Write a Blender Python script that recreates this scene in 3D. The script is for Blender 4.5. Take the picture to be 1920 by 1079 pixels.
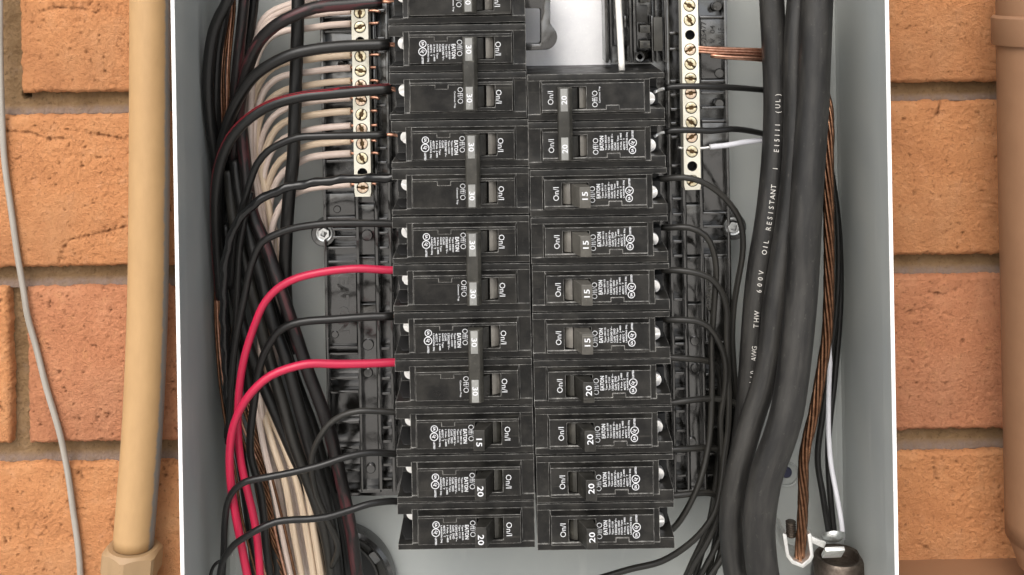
import bpy, bmesh, math, random
from mathutils import Vector, Matrix, noise

random.seed(7)
for o in list(bpy.data.objects):
    bpy.data.objects.remove(o, do_unlink=True)
SC = bpy.context.scene
COL = SC.collection
MM = 0.001

# ------------------------------------------------------------------ camera
F, D0, XP, YP, ROLL = 2115.0, 600.0, 960.0, -60.0, math.radians(1.0)
CA, SA = math.cos(ROLL), math.sin(ROLL)
cam_d = bpy.data.cameras.new("camera")
cam = bpy.data.objects.new("camera", cam_d)
COL.objects.link(cam)
cam_d.sensor_width = 36.0
cam_d.lens = F / 1920.0 * 36.0
cam_d.shift_y = -(539.5 - YP) / 1920.0
cam_d.clip_start = 0.01
cam_d.clip_end = 100.0
cam.matrix_world = Matrix(((CA, SA, 0, 0), (0, 0, -1, -D0 * MM), (-SA, CA, 0, 0), (0, 0, 0, 1)))
SC.camera = cam

# ------------------------------------------------------------------ light
SUN_EL, SUN_AZ = math.radians(46), math.radians(-16)      # azimuth measured from -Y (the viewer's side) towards -X (left)
to_sun = Vector((math.sin(SUN_AZ) * math.cos(SUN_EL), -math.cos(SUN_AZ) * math.cos(SUN_EL), math.sin(SUN_EL)))
world = bpy.data.worlds.new("World")
SC.world = world
world.use_nodes = True
wn, wl = world.node_tree.nodes, world.node_tree.links
wn.clear()
w_out = wn.new("ShaderNodeOutputWorld")
w_bg = wn.new("ShaderNodeBackground")
w_sky = wn.new("ShaderNodeTexSky")
w_hsv = wn.new("ShaderNodeHueSaturation")
w_sky.sky_type = 'NISHITA'
w_sky.sun_disc = False
w_sky.sun_elevation = SUN_EL
w_sky.sun_rotation = math.atan2(to_sun.x, to_sun.y)
w_sky.dust_density = 4.0
w_hsv.inputs['Saturation'].default_value = 0.35
w_bg.inputs['Strength'].default_value = 0.15
wl.new(w_sky.outputs[0], w_hsv.inputs['Color'])
wl.new(w_hsv.outputs[0], w_bg.inputs[0])
wl.new(w_bg.outputs[0], w_out.inputs[0])
sun_d = bpy.data.lights.new("sun", 'SUN')
sun = bpy.data.objects.new("sun", sun_d)
COL.objects.link(sun)
sun_d.energy = 0.8
sun_d.angle = math.radians(45)
sun_d.color = (1.0, 0.95, 0.87)
sun.rotation_euler = to_sun.to_track_quat('Z', 'Y').to_euler()

SC.view_settings.view_transform = 'Standard'
SC.view_settings.look = 'None'
SC.view_settings.gamma = 1.0
SC.view_settings.use_curve_mapping = False
SC.view_settings.exposure = 0.76
SC.render.engine = 'CYCLES'
SC.cycles.max_bounces = 6

# ------------------------------------------------------------------ helpers
def P(px, py, y=0.0):
    """photo pixel + distance behind the breaker ledge plane (mm) -> world point"""
    d = D0 + y
    u, v = (px - XP) / F * d, -(py - YP) / F * d
    return Vector((u * CA + v * SA, y, -u * SA + v * CA)) * MM

def mat(name, base, rough=0.5, metal=0.0, spec=0.5):
    m = bpy.data.materials.new(name)
    m.use_nodes = True
    b = m.node_tree.nodes['Principled BSDF']
    b.inputs['Base Color'].default_value = (*base, 1)
    b.inputs['Roughness'].default_value = rough
    b.inputs['Metallic'].default_value = metal
    b.inputs['Specular IOR Level'].default_value = spec
    return m

def nodes_of(m):
    nt = m.node_tree
    return nt, nt.nodes, nt.links, nt.nodes['Principled BSDF']

def add_noise(nt, scale, detail=4, rough=0.6, vec=None, stretch=None):
    n = nt.nodes.new('ShaderNodeTexNoise')
    n.inputs['Scale'].default_value = scale
    n.inputs['Detail'].default_value = detail
    n.inputs['Roughness'].default_value = rough
    if vec is None:
        tc = nt.nodes.new('ShaderNodeTexCoord')
        vec = tc.outputs['Object']
    if stretch:
        mp = nt.nodes.new('ShaderNodeMapping')
        mp.inputs['Scale'].default_value = stretch
        nt.links.new(vec, mp.inputs['Vector'])
        vec = mp.outputs[0]
    nt.links.new(vec, n.inputs['Vector'])
    return n.outputs['Fac']

def ramp(nt, fac, stops):
    r = nt.nodes.new('ShaderNodeValToRGB')
    els = r.color_ramp.elements
    while len(els) < len(stops):
        els.new(0.5)
    for e, (p, c) in zip(els, stops):
        e.position = p
        e.color = (*c, 1) if len(c) == 3 else c
    nt.links.new(fac, r.inputs['Fac'])
    return r.outputs['Color']

def g(v):
    return (v, v, v)

def mixc(nt, fac, a, b, mode='MIX'):
    n = nt.nodes.new('ShaderNodeMix')
    n.data_type = 'RGBA'
    n.blend_type = mode
    for sock, val in ((n.inputs[0], fac), (n.inputs[6], a), (n.inputs[7], b)):
        if isinstance(val, (int, float)):
            sock.default_value = val
        elif isinstance(val, tuple):
            sock.default_value = (*val, 1)
        else:
            nt.links.new(val, sock)
    return n.outputs[2]

def bump(nt, height, strength, dist, prev=None):
    b = nt.nodes.new('ShaderNodeBump')
    b.inputs['Strength'].default_value = strength
    b.inputs['Distance'].default_value = dist
    nt.links.new(height, b.inputs['Height'])
    if prev is not None:
        nt.links.new(prev, b.inputs['Normal'])
    return b.outputs[0]

def edge_mask(nt, radius):
    """1 on convex and concave corners, from the bevelled normal"""
    bv = nt.nodes.new('ShaderNodeBevel')
    bv.samples = 4
    bv.inputs['Radius'].default_value = radius
    ge = nt.nodes.new('ShaderNodeNewGeometry')
    d = nt.nodes.new('ShaderNodeVectorMath')
    d.operation = 'DOT_PRODUCT'
    nt.links.new(bv.outputs[0], d.inputs[0])
    nt.links.new(ge.outputs['Normal'], d.inputs[1])
    return ramp(nt, d.outputs['Value'], [(0.93, g(1)), (0.994, g(0))])

# ------------------------------------------------------------------ materials
M = {}

def make_plastic(name, base, dusty, rough, wear=0.0, wearcol=(0.3, 0.29, 0.27), er=0.0005, scr=True, spec=0.5, wavy=0.0):
    m = mat(name, base, rough)
    nt, N, L, B = nodes_of(m)
    ge = N.new('ShaderNodeObjectInfo')
    tc = N.new('ShaderNodeTexCoord')
    va = N.new('ShaderNodeVectorMath'); va.operation = 'ADD'
    cmb = N.new('ShaderNodeCombineXYZ')
    mu = N.new('ShaderNodeMath'); mu.operation = 'MULTIPLY'; mu.inputs[1].default_value = 3.7
    L.new(ge.outputs['Random'], mu.inputs[0]); L.new(mu.outputs[0], cmb.inputs[0]); L.new(mu.outputs[0], cmb.inputs[2])
    L.new(tc.outputs['Object'], va.inputs[0]); L.new(cmb.outputs[0], va.inputs[1])
    vec = va.outputs[0]
    n1 = add_noise(nt, 90, 5, 0.65, vec)
    n2 = add_noise(nt, 700, 3, 0.6, vec)
    f = ramp(nt, n1, [(0.42, g(0)), (0.72, g(1))])
    f2 = ramp(nt, n2, [(0.60, g(0)), (0.74, g(0.55))])
    c = mixc(nt, f, base, dusty)
    c = mixc(nt, f2, c, tuple(min(1, x * 1.6) for x in dusty))
    if scr:
        n3 = add_noise(nt, 260, 2, 0.5, vec, (0.06, 1, 1.6))
        f3 = ramp(nt, n3, [(0.655, g(0)), (0.70, g(0.5)), (0.74, g(0))])
        c = mixc(nt, f3, c, tuple(min(1, x * 2.2) for x in dusty))
    if wear > 0:
        em = edge_mask(nt, er)
        n4 = add_noise(nt, 230, 4, 0.7, vec)
        f4 = ramp(nt, n4, [(0.36, g(0.08)), (0.64, g(1))])
        mm = mixc(nt, 1.0, em, f4, 'MULTIPLY')
        mm = mixc(nt, 1.0, mm, g(wear), 'MULTIPLY')
        c = mixc(nt, mm, c, wearcol)
    L.new(c, B.inputs['Base Color'])
    r = ramp(nt, n1, [(0.3, g(rough - 0.08)), (0.75, g(rough + 0.22))])
    L.new(r, B.inputs['Roughness'])
    bb = bump(nt, n2, 0.12, 0.0002)
    if wavy: bb = bump(nt, add_noise(nt, 45, 2, 0.5, vec), wavy, 0.004, bb)
    L.new(bb, B.inputs['Normal'])
    M[name] = m
    B.inputs['Specular IOR Level'].default_value = spec
    if spec > 0.9: B.inputs['IOR'].default_value = 1.65
    return m

make_plastic('breaker_case', (0.0055, 0.0053, 0.0050), (0.022, 0.0205, 0.0175), 0.33, wear=1.0, wearcol=(0.42, 0.41, 0.385), spec=0.3)
make_plastic('handle_black', (0.010, 0.0095, 0.008), (0.026, 0.024, 0.020), 0.33, wear=0.45, wearcol=(0.16, 0.155, 0.14), er=0.0004)
make_plastic('handle_grey', (0.060, 0.056, 0.048), (0.10, 0.094, 0.08), 0.42, wear=0.4, wearcol=(0.3, 0.28, 0.25), er=0.0004)
make_plastic('tie_bar', (0.019, 0.018, 0.0145), (0.045, 0.042, 0.034), 0.40, wear=0.5, wearcol=(0.22, 0.21, 0.18), er=0.0005)
make_plastic('rating_label', (0.19, 0.19, 0.18), (0.26, 0.26, 0.245), 0.45, scr=False)
make_plastic('base_plastic', (0.006, 0.0057, 0.005), (0.012, 0.011, 0.0095), 0.12, spec=1.0, wavy=0.35, wear=0.3, wearcol=(0.09, 0.088, 0.08), er=0.0006, scr=False)
make_plastic('shutter', (0.10, 0.093, 0.082), (0.17, 0.158, 0.138), 0.45, scr=False)
make_plastic('white_plastic', (0.80, 0.80, 0.81), (0.72, 0.72, 0.74), 0.35, scr=False)
make_plastic('rod_white', (0.72, 0.70, 0.66), (0.6, 0.58, 0.53), 0.45, scr=False)

def make_wire(name, base, dusty, rough, streak=None, amount=0.5, dust=0.55):
    m = mat(name, base, rough)
    nt, N, L, B = nodes_of(m)
    uv = N.new('ShaderNodeUVMap'); uv.uv_map = 'UVMap'
    oi = N.new('ShaderNodeObjectInfo')
    va = N.new('ShaderNodeVectorMath'); va.operation = 'ADD'
    L.new(uv.outputs[0], va.inputs[0]); L.new(oi.outputs['Random'], va.inputs[1])
    vec = va.outputs[0]
    n1 = add_noise(nt, 1.0, 5, 0.65, vec, (5.0, 7.0, 1))
    n2 = add_noise(nt, 1.0, 4, 0.7, vec, (45, 22.0, 1))
    f1 = ramp(nt, n1, [(0.40, g(0)), (0.72, g(dust))])
    c = mixc(nt, f1, base, dusty)
    f2 = ramp(nt, n2, [(0.62, g(0)), (0.72, g(0.6))])
    c = mixc(nt, f2, c, tuple(min(1, x * 1.5) for x in dusty))
    if streak:
        n3 = add_noise(nt, 1.0, 4, 0.6, vec, (7, 4.5, 1))
        f3 = ramp(nt, n3, [(0.53, g(0)), (0.62, g(amount))])
        c = mixc(nt, f3, c, streak)
    L.new(c, B.inputs['Base Color'])
    L.new(ramp(nt, n1, [(0.3, g(max(0.05, rough - 0.07))), (0.8, g(min(1, rough + 0.2)))]), B.inputs['Roughness'])
    L.new(bump(nt, n2, 0.15, 0.0003), B.inputs['Normal'])
    B.inputs['Specular IOR Level'].default_value = 0.38
    M[name] = m

make_wire('wire_black', (0.0055, 0.0054, 0.0053), (0.019, 0.0175, 0.0155), 0.33)
make_wire('wire_dusty', (0.009, 0.0085, 0.0075), (0.038, 0.035, 0.029), 0.40, dust=0.7)
make_wire('wire_maroon', (0.006, 0.005, 0.005), (0.020, 0.016, 0.015), 0.38, streak=(0.10, 0.022, 0.026), amount=0.5)
make_wire('wire_red', (0.43, 0.011, 0.048), (0.20, 0.014, 0.034), 0.36, dust=0.7)
make_wire('wire_white', (0.62, 0.51, 0.45), (0.34, 0.26, 0.20), 0.40, dust=0.65)
make_wire('wire_tan', (0.58, 0.46, 0.34), (0.30, 0.22, 0.145), 0.42, dust=0.75)
make_wire('wire_bluewhite', (0.66, 0.66, 0.70), (0.5, 0.49, 0.5), 0.4, dust=0.4)
make_wire('cable_service', (0.013, 0.0125, 0.012), (0.048, 0.045, 0.040), 0.42, dust=0.75)
make_wire('cable_grey', (0.33, 0.305, 0.27), (0.20, 0.17, 0.135), 0.55, dust=0.8)
make_wire('tape_black', (0.006, 0.006, 0.006), (0.016, 0.016, 0.016), 0.14, dust=0.3)
make_wire('red_stripe', (0.22, 0.01, 0.018), (0.16, 0.012, 0.02), 0.4, dust=0.5)

def make_metal(name, base, rough, dark=None, sc=300):
    m = mat(name, base, rough, 1.0)
    nt, N, L, B = nodes_of(m)
    n = add_noise(nt, sc, 5, 0.65)
    L.new(ramp(nt, n, [(0.35, base), (0.72, dark or tuple(x * 0.6 for x in base))]), B.inputs['Base Color'])
    L.new(ramp(nt, n, [(0.3, g(rough)), (0.75, g(rough + 0.2))]), B.inputs['Roughness'])
    M[name] = m

make_metal('copper', (0.66, 0.38, 0.27), 0.30, (0.34, 0.16, 0.10))
make_metal('copper_old', (0.25, 0.13, 0.075), 0.25, (0.08, 0.038, 0.023), 260)
make_metal('bar_metal', (0.84, 0.81, 0.70), 0.42, (0.70, 0.66, 0.54), 160)
M['bar_metal'].node_tree.nodes['Principled BSDF'].inputs['Metallic'].default_value = 0.5
make_metal('brass', (0.95, 0.88, 0.66), 0.25, (0.60, 0.48, 0.27), 500)
make_metal('brass_red', (0.92, 0.78, 0.62), 0.25, (0.55, 0.34, 0.22), 500)
M['brass_slot_shade'] = mat('brass_slot_shade', (0.10, 0.062, 0.028), 0.4, 0.8)
make_metal('zinc', (0.90, 0.91, 0.91), 0.25, (0.55, 0.57, 0.55), 500)
make_metal('aluminium', (0.92, 0.92, 0.90), 0.42, (0.66, 0.65, 0.62), 300)
make_metal('steel_dull', (0.18, 0.15, 0.125), 0.45, (0.08, 0.062, 0.05), 250)

M['screw_silver'] = mat('screw_silver', (0.97, 0.96, 0.94), 0.30, 0.7)
M['print_white'] = mat('print_white', (0.60, 0.61, 0.63), 0.6)
M['print_faded'] = mat('print_faded', (0.50, 0.48, 0.45), 0.6)
M['print_dark'] = mat('print_dark', (0.02, 0.02, 0.02), 0.5)
M['hole_shade'] = mat('hole_shade', (0.008, 0.008, 0.008), 0.7)  # near-black that stands for the shade inside holes, sockets and gaps
M['plug_blue'] = mat('plug_blue', (0.02, 0.022, 0.05), 0.4)

# grey painted steel
m = mat('steel_paint', (0.36, 0.375, 0.365), 0.42)
nt, N, L, B = nodes_of(m)
n1 = add_noise(nt, 14, 5, 0.6)
n2 = add_noise(nt, 900, 2, 0.5)
n3 = add_noise(nt, 60, 4, 0.6, None, (1, 1, 0.18))
c = ramp(nt, n1, [(0.3, (0.305, 0.322, 0.316)), (0.7, (0.358, 0.367, 0.346))])
c = mixc(nt, ramp(nt, n3, [(0.62, g(0)), (0.76, g(0.35))]), c, (0.45, 0.45, 0.43))
L.new(c, B.inputs['Base Color'])
L.new(ramp(nt, n1, [(0.3, g(0.34)), (0.8, g(0.52))]), B.inputs['Roughness'])
L.new(bump(nt, n2, 0.06, 0.0002), B.inputs['Normal'])
M['steel_paint'] = m
m = mat('lit_edge_and_chip', (0.90, 0.90, 0.88), 0.45)  # light grey edge paint, whitened for the direct light it catches
nt, N, L, B = nodes_of(m)
n1 = add_noise(nt, 500, 4, 0.6)
L.new(ramp(nt, n1, [(0.3, (0.92, 0.92, 0.90)), (0.75, (0.80, 0.80, 0.78))]), B.inputs['Base Color'])
M['lit_edge_and_chip'] = m
M['steel_chip'] = mat('steel_chip', (0.50, 0.50, 0.48), 0.5)

# painted conduit: beige with the unpainted grey pipe left along one side
def make_paint(name, c1, c2, grey=None):
    m = mat(name, c1, 0.5)
    nt, N, L, B = nodes_of(m)
    uv = N.new('ShaderNodeUVMap'); uv.uv_map = 'UVMap'
    n1 = add_noise(nt, 1.0, 4, 0.6, uv.outputs[0], (10, 8, 1))
    n2 = add_noise(nt, 600, 3, 0.6)
    c = ramp(nt, n1, [(0.3, c1), (0.75, c2)])
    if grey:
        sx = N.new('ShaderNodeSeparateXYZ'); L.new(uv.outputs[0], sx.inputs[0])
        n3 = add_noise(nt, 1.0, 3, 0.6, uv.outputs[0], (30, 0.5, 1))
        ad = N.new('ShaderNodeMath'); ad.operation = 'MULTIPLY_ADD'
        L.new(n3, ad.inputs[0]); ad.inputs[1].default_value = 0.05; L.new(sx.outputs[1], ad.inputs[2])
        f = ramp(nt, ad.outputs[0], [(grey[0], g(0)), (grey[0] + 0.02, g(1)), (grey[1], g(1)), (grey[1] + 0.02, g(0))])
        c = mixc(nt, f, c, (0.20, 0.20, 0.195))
    L.new(c, B.inputs['Base Color'])
    L.new(bump(nt, n2, 0.10, 0.0003), B.inputs['Normal'])
    M[name] = m

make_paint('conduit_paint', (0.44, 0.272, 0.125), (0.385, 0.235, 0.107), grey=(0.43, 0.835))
make_paint('nut_paint', (0.34, 0.222, 0.118), (0.28, 0.18, 0.092))
make_paint('pipe_paint', (0.26, 0.138, 0.074), (0.225, 0.118, 0.063))

def make_brick(name, tones):
    m = mat(name, tones[0], 0.9, 0, 0.15)
    nt, N, L, B = nodes_of(m)
    n1 = add_noise(nt, 28, 6, 0.62)
    n2 = add_noise(nt, 420, 5, 0.7)
    n3 = add_noise(nt, 110, 4, 0.65)
    at = N.new('ShaderNodeAttribute'); at.attribute_name = 'pit'
    c = ramp(nt, n1, [(0.30, tones[0]), (0.50, tones[1]), (0.72, tones[2])])
    c = mixc(nt, ramp(nt, n3, [(0.55, g(0)), (0.75, g(0.45))]), c, tones[3])
    c = mixc(nt, ramp(nt, n2, [(0.57, g(0)), (0.68, g(0.7))]), c, tuple(x * 0.55 for x in tones[0]))
    n5 = add_noise(nt, 11, 4, 0.55)
    c = mixc(nt, ramp(nt, n5, [(0.48, g(0)), (0.70, g(0.6))]), c, (tones[0][0] * 0.78, tones[0][1] * 0.80, tones[0][2] * 0.86))
    c = mixc(nt, at.outputs['Fac'], c, tuple(x * 0.5 for x in tones[0]))
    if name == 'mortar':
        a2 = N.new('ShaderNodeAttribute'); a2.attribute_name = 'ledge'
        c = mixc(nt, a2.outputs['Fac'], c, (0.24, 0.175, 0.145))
    L.new(c, B.inputs['Base Color'])
    b1 = bump(nt, n2, 1.0, 0.0024)
    n4 = add_noise(nt, 1500, 3, 0.6)
    L.new(bump(nt, n4, 0.7, 0.0010, b1), B.inputs['Normal'])
    M[name] = m

make_brick('brick', [(0.48, 0.205, 0.088), (0.58, 0.26, 0.112), (0.66, 0.335, 0.157), (0.61, 0.30, 0.162)])
make_brick('brick_pink', [(0.45, 0.184, 0.092), (0.53, 0.228, 0.117), (0.61, 0.295, 0.162), (0.60, 0.29, 0.128)])
make_brick('mortar', [(0.20, 0.120, 0.058), (0.265, 0.165, 0.083), (0.31, 0.20, 0.112), (0.25, 0.175, 0.13)])

# ------------------------------------------------------------------ object helpers
def tag(o, label=None, cat=None, group=None, kind=None):
    if label: o['label'] = label
    if cat: o['category'] = cat
    if group: o['group'] = group
    if kind: o['kind'] = kind
    return o

def empty(name, loc=(0, 0, 0), rot=None):
    o = bpy.data.objects.new(name, None)
    o.empty_display_size = 0.01
    COL.objects.link(o)
    o.location = loc
    if rot: o.rotation_euler = rot
    return o

def link(name, me, material, parent=None, loc=None):
    o = bpy.data.objects.new(name, me)
    COL.objects.link(o)
    if material is not None and not me.materials:
        me.materials.append(M[material])
    if parent is not None:
        o.parent = parent
    if loc is not None:
        o.location = loc
    return o

def mesh_from(verts, faces, smooth=False):
    me = bpy.data.meshes.new("mesh")
    me.from_pydata([tuple(v) for v in verts], [], faces)
    if smooth:
        me.polygons.foreach_set('use_smooth', [True] * len(me.polygons))
    me.update()
    return me

def bm_mesh(bm, smooth=False):
    me = bpy.data.meshes.new("mesh")
    bmesh.ops.recalc_face_normals(bm, faces=bm.faces)
    bm.to_mesh(me)
    bm.free()
    if smooth:
        me.polygons.foreach_set('use_smooth', [True] * len(me.polygons))
    return me

def bevel_mesh(bm, width, seg=2, angle=30):
    bmesh.ops.recalc_face_normals(bm, faces=bm.faces)
    es = [e for e in bm.edges if len(e.link_faces) == 2 and e.calc_face_angle(0) > math.radians(angle)]
    bmesh.ops.bevel(bm, geom=es, offset=width, offset_type='OFFSET', segments=seg, profile=0.6, affect='EDGES', clamp_overlap=True)
    me = bm_mesh(bm)
    me.polygons.foreach_set('use_smooth', [True] * len(me.polygons))
    me.set_sharp_from_angle(angle=math.radians(38))
    return me

def box_bm(bm, x0, x1, y0, y1, z0, z1):
    vs = [bm.verts.new((x, y, z)) for x in (x0, x1) for y in (y0, y1) for z in (z0, z1)]
    for f in ((0, 1, 3, 2), (4, 6, 7, 5), (0, 4, 5, 1), (2, 3, 7, 6), (0, 2, 6, 4), (1, 5, 7, 3)):
        bm.faces.new([vs[i] for i in f])
    return vs

def box_mesh(x0, x1, y0, y1, z0, z1, bev=0.0004):
    bm = bmesh.new()
    box_bm(bm, x0, x1, y0, y1, z0, z1)
    return bevel_mesh(bm, bev, 2)

def prism_bm(bm, poly, a0, a1, axis='y'):
    """poly of (p, q) extruded along axis: 'y' -> (p, a, q); 'z' -> (p, q, a); 'x' -> (a, p, q)"""
    def pt(p, q, a):
        return (p, a, q) if axis == 'y' else ((p, q, a) if axis == 'z' else (a, p, q))
    A = [bm.verts.new(pt(p, q, a0)) for p, q in poly]
    Bv = [bm.verts.new(pt(p, q, a1)) for p, q in poly]
    n = len(poly)
    bm.faces.new(A)
    bm.faces.new(Bv[::-1])
    for i in range(n):
        bm.faces.new((A[i], Bv[i], Bv[(i + 1) % n], A[(i + 1) % n]))

def lathe(profile, seg=32, axis='y'):
    """profile of (r, h) about an axis through the origin; open ends are closed when r == 0"""
    vs, fs = [], []
    for r, h in profile:
        for k in range(seg):
            t = 2 * math.pi * k / seg
            a, b = r * math.cos(t), r * math.sin(t)
            vs.append((a, h, b) if axis == 'y' else (a, b, h))
    for i in range(len(profile) - 1):
        for k in range(seg):
            k2 = (k + 1) % seg
            fs.append((i * seg + k, i * seg + k2, (i + 1) * seg + k2, (i + 1) * seg + k))
    bm = bmesh.new()
    bv = [bm.verts.new(v) for v in vs]
    for f in fs:
        bm.faces.new([bv[i] for i in f])
    bmesh.ops.remove_doubles(bm, verts=bm.verts, dist=1e-7)
    me = bm_mesh(bm, True)
    me.set_sharp_from_angle(angle=math.radians(40))
    return me

def catmull(pts, step):
    out = []
    n = len(pts)
    ext = [pts[0] * 2 - pts[1]] + pts + [pts[-1] * 2 - pts[-2]]
    for i in range(n - 1):
        p0, p1, p2, p3 = ext[i:i + 4]
        t0 = 0.0
        t1 = t0 + max(1e-9, (p1 - p0).length) ** 0.5
        t2 = t1 + max(1e-9, (p2 - p1).length) ** 0.5
        t3 = t2 + max(1e-9, (p3 - p2).length) ** 0.5
        k = max(2, int((p2 - p1).length / step))
        for j in range(k):
            t = t1 + (t2 - t1) * j / k
            a1 = p0 * ((t1 - t) / (t1 - t0)) + p1 * ((t - t0) / (t1 - t0))
            a2 = p1 * ((t2 - t) / (t2 - t1)) + p2 * ((t - t1) / (t2 - t1))
            a3 = p2 * ((t3 - t) / (t3 - t2)) + p3 * ((t - t2) / (t3 - t2))
            b1 = a1 * ((t2 - t) / (t2 - t0)) + a2 * ((t - t0) / (t2 - t0))
            b2 = a2 * ((t3 - t) / (t3 - t1)) + a3 * ((t - t1) / (t3 - t1))
            out.append(b1 * ((t2 - t) / (t2 - t1)) + b2 * ((t - t1) / (t2 - t1)))
    out.append(pts[-1].copy())
    return out

def frames(path):
    """tangent, outward (towards the viewer as far as possible), side for every point"""
    T = []
    for i in range(len(path)):
        a, b = path[max(0, i - 1)], path[min(len(path) - 1, i + 1)]
        T.append((b - a).normalized())
    t = T[0]
    ref = Vector((0, -1, 0)) if abs(t.y) < 0.9 else Vector((0, 0, 1))
    nrm = (ref - t * ref.dot(t)).normalized()
    out = []
    for t in T:
        nrm = (nrm - t * nrm.dot(t)).normalized()
        out.append((t, nrm, t.cross(nrm)))
    return out

def tube_data(path, rad, sides=14, ripple=None):
    fr = frames(path)
    vs, fs, uvs = [], [], []
    s = 0.0
    for i, (p, (t, n, b)) in enumerate(zip(path, fr)):
        if i: s += (path[i] - path[i - 1]).length
        for k in range(sides):
            a = 2 * math.pi * k / sides
            r = rad if ripple is None else rad * ripple(s, a, i)
            vs.append(p + (n * math.cos(a) + b * math.sin(a)) * r)
    ss = [0.0]
    for i in range(1, len(path)): ss.append(ss[-1] + (path[i] - path[i - 1]).length)
    for i in range(len(path) - 1):
        for k in range(sides):
            k2 = (k + 1) % sides
            fs.append((i * sides + k, i * sides + k2, (i + 1) * sides + k2, (i + 1) * sides + k))
            u0, u1, v0, v1 = ss[i] * 5, ss[i + 1] * 5, k / sides, (k + 1) / sides
            uvs += [(u0, v0), (u0, v1), (u1, v1), (u1, v0)]
    n0 = len(path) - 1
    fs.append(tuple(range(sides))[::-1]); uvs += [(0, k / sides) for k in range(sides)]
    fs.append(tuple(n0 * sides + k for k in range(sides))); uvs += [(ss[-1] * 5, k / sides) for k in range(sides)]
    return vs, fs, uvs

def tube_mesh(path, rad, sides=14, ripple=None):
    if rad > 0.0055: sides = max(sides, 40)
    elif rad > 0.0025: sides = max(sides, 20)
    vs, fs, uvs = tube_data(path, rad, sides, ripple)
    me = mesh_from(vs, fs)
    me.polygons.foreach_set('use_smooth', [len(p.vertices) == 4 for p in me.polygons])
    uv = me.uv_layers.new(name='UVMap')
    uv.data.foreach_set('uv', [c for q in uvs for c in q])
    return me

def px_path(pts, step=0.004):
    return catmull([P(*p) for p in pts], step)

def wire(name, pts, dia, material, label, group=None, cat='wire', step=0.004, sides=14, ripple=None, wob=0.0):
    """pts: (photo x, photo y, depth mm); dia in mm"""
    path = px_path(pts, step)
    if wob:
        sd = random.random() * 50
        path = [p + Vector((noise.noise(Vector((sd, p.z * 25, 0))), noise.noise(Vector((sd + 9, p.z * 25, 3))), 0)) * wob * MM for p in path]
    o = link(name, tube_mesh(path, dia * 0.5 * MM, sides, ripple), material)
    tag(o, label, cat, group)
    return o, path

# ------------------------------------------------------------------ text
_tc = {}
def text_data(s, bold=0.0):
    k = (s, bold)
    if k in _tc: return _tc[k]
    cu = bpy.data.curves.new("txt", 'FONT')
    cu.body = s
    cu.resolution_u = 2
    cu.offset = bold
    ob = bpy.data.objects.new("txt", cu)
    COL.objects.link(ob)
    dg = bpy.context.evaluated_depsgraph_get()
    me = bpy.data.meshes.new_from_object(ob.evaluated_get(dg))
    vs = [v.co.copy() for v in me.vertices]
    fs = [tuple(p.vertices) for p in me.polygons]
    bpy.data.objects.remove(ob, do_unlink=True)
    bpy.data.curves.remove(cu)
    bpy.data.meshes.remove(me)
    _tc[k] = (vs, fs)
    return _tc[k]

class Flat:
    """collects flat lettering in local (u, v) mm, put at height w"""
    def __init__(self): self.v, self.f = [], []
    def text(self, s, u, v, length, height, ang, w, bold=0.012, anchor='c'):
        vs, fs = text_data(s, bold)
        xs = [q.x for q in vs]; ys = [q.y for q in vs]
        x0, x1, y0, y1 = min(xs), max(xs), min(ys), max(ys)
        kx, ky = length / max(1e-6, x1 - x0), height / max(1e-6, y1 - y0)
        cx = (x0 + x1) / 2 if anchor == 'c' else x0
        cy = (y0 + y1) / 2
        c, s_ = math.cos(ang), math.sin(ang)
        n = len(self.v)
        for q in vs:
            a, b = (q.x - cx) * kx, (q.y - cy) * ky
            self.v.append((u + a * c - b * s_, v + a * s_ + b * c, w))
        self.f += [tuple(i + n for i in f) for f in fs]
    def ring(self, u, v, r0, r1, w, seg=20):
        n = len(self.v)
        for k in range(seg):
            t = 2 * math.pi * k / seg
            for r in (r0, r1): self.v.append((u + r * math.cos(t), v + r * math.sin(t), w))
        for k in range(seg):
            a, b = n + 2 * k, n + 2 * ((k + 1) % seg)
            self.f.append((a, a + 1, b + 1, b))
    def rect(self, u0, u1, v0, v1, w):
        n = len(self.v)
        self.v += [(u0, v0, w), (u1, v0, w), (u1, v1, w), (u0, v1, w)]
        self.f.append((n, n + 1, n + 2, n + 3))
    def mesh(self):
        # local breaker axes: u -> X, v -> Z, w -> -Y
        me = mesh_from([(a * MM, -c * MM, b * MM) for a, b, c in self.v], self.f)
        return me

# ------------------------------------------------------------------ unseen ground sheet below the picture, added for bounce light and reflections
gm = mat('bounce_ground', (0.5, 0.48, 0.44), 0.85)
nt, N, L, B = nodes_of(gm)
L.new(ramp(nt, add_noise(nt, 3, 6, 0.6), [(0.3, (0.46, 0.44, 0.40)), (0.7, (0.56, 0.53, 0.49))]), B.inputs['Base Color'])
M['bounce_ground'] = gm
gr_ = link('ground', mesh_from([(-15, -25, -1.35), (15, -25, -1.35), (15, 0.1, -1.35), (-15, 0.1, -1.35)], [(0, 1, 2, 3)]), 'bounce_ground')
gr_['kind'] = 'structure'
# ------------------------------------------------------------------ brick wall
YB = 82.0                                             # brick faces, mm behind the breaker ledges
wall = tag(empty('brick_wall', P(960, 1150, YB)), 'rough orange brick wall with deep brown mortar joints behind the panel box', 'wall')
WALL0 = wall.location.copy()

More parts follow.
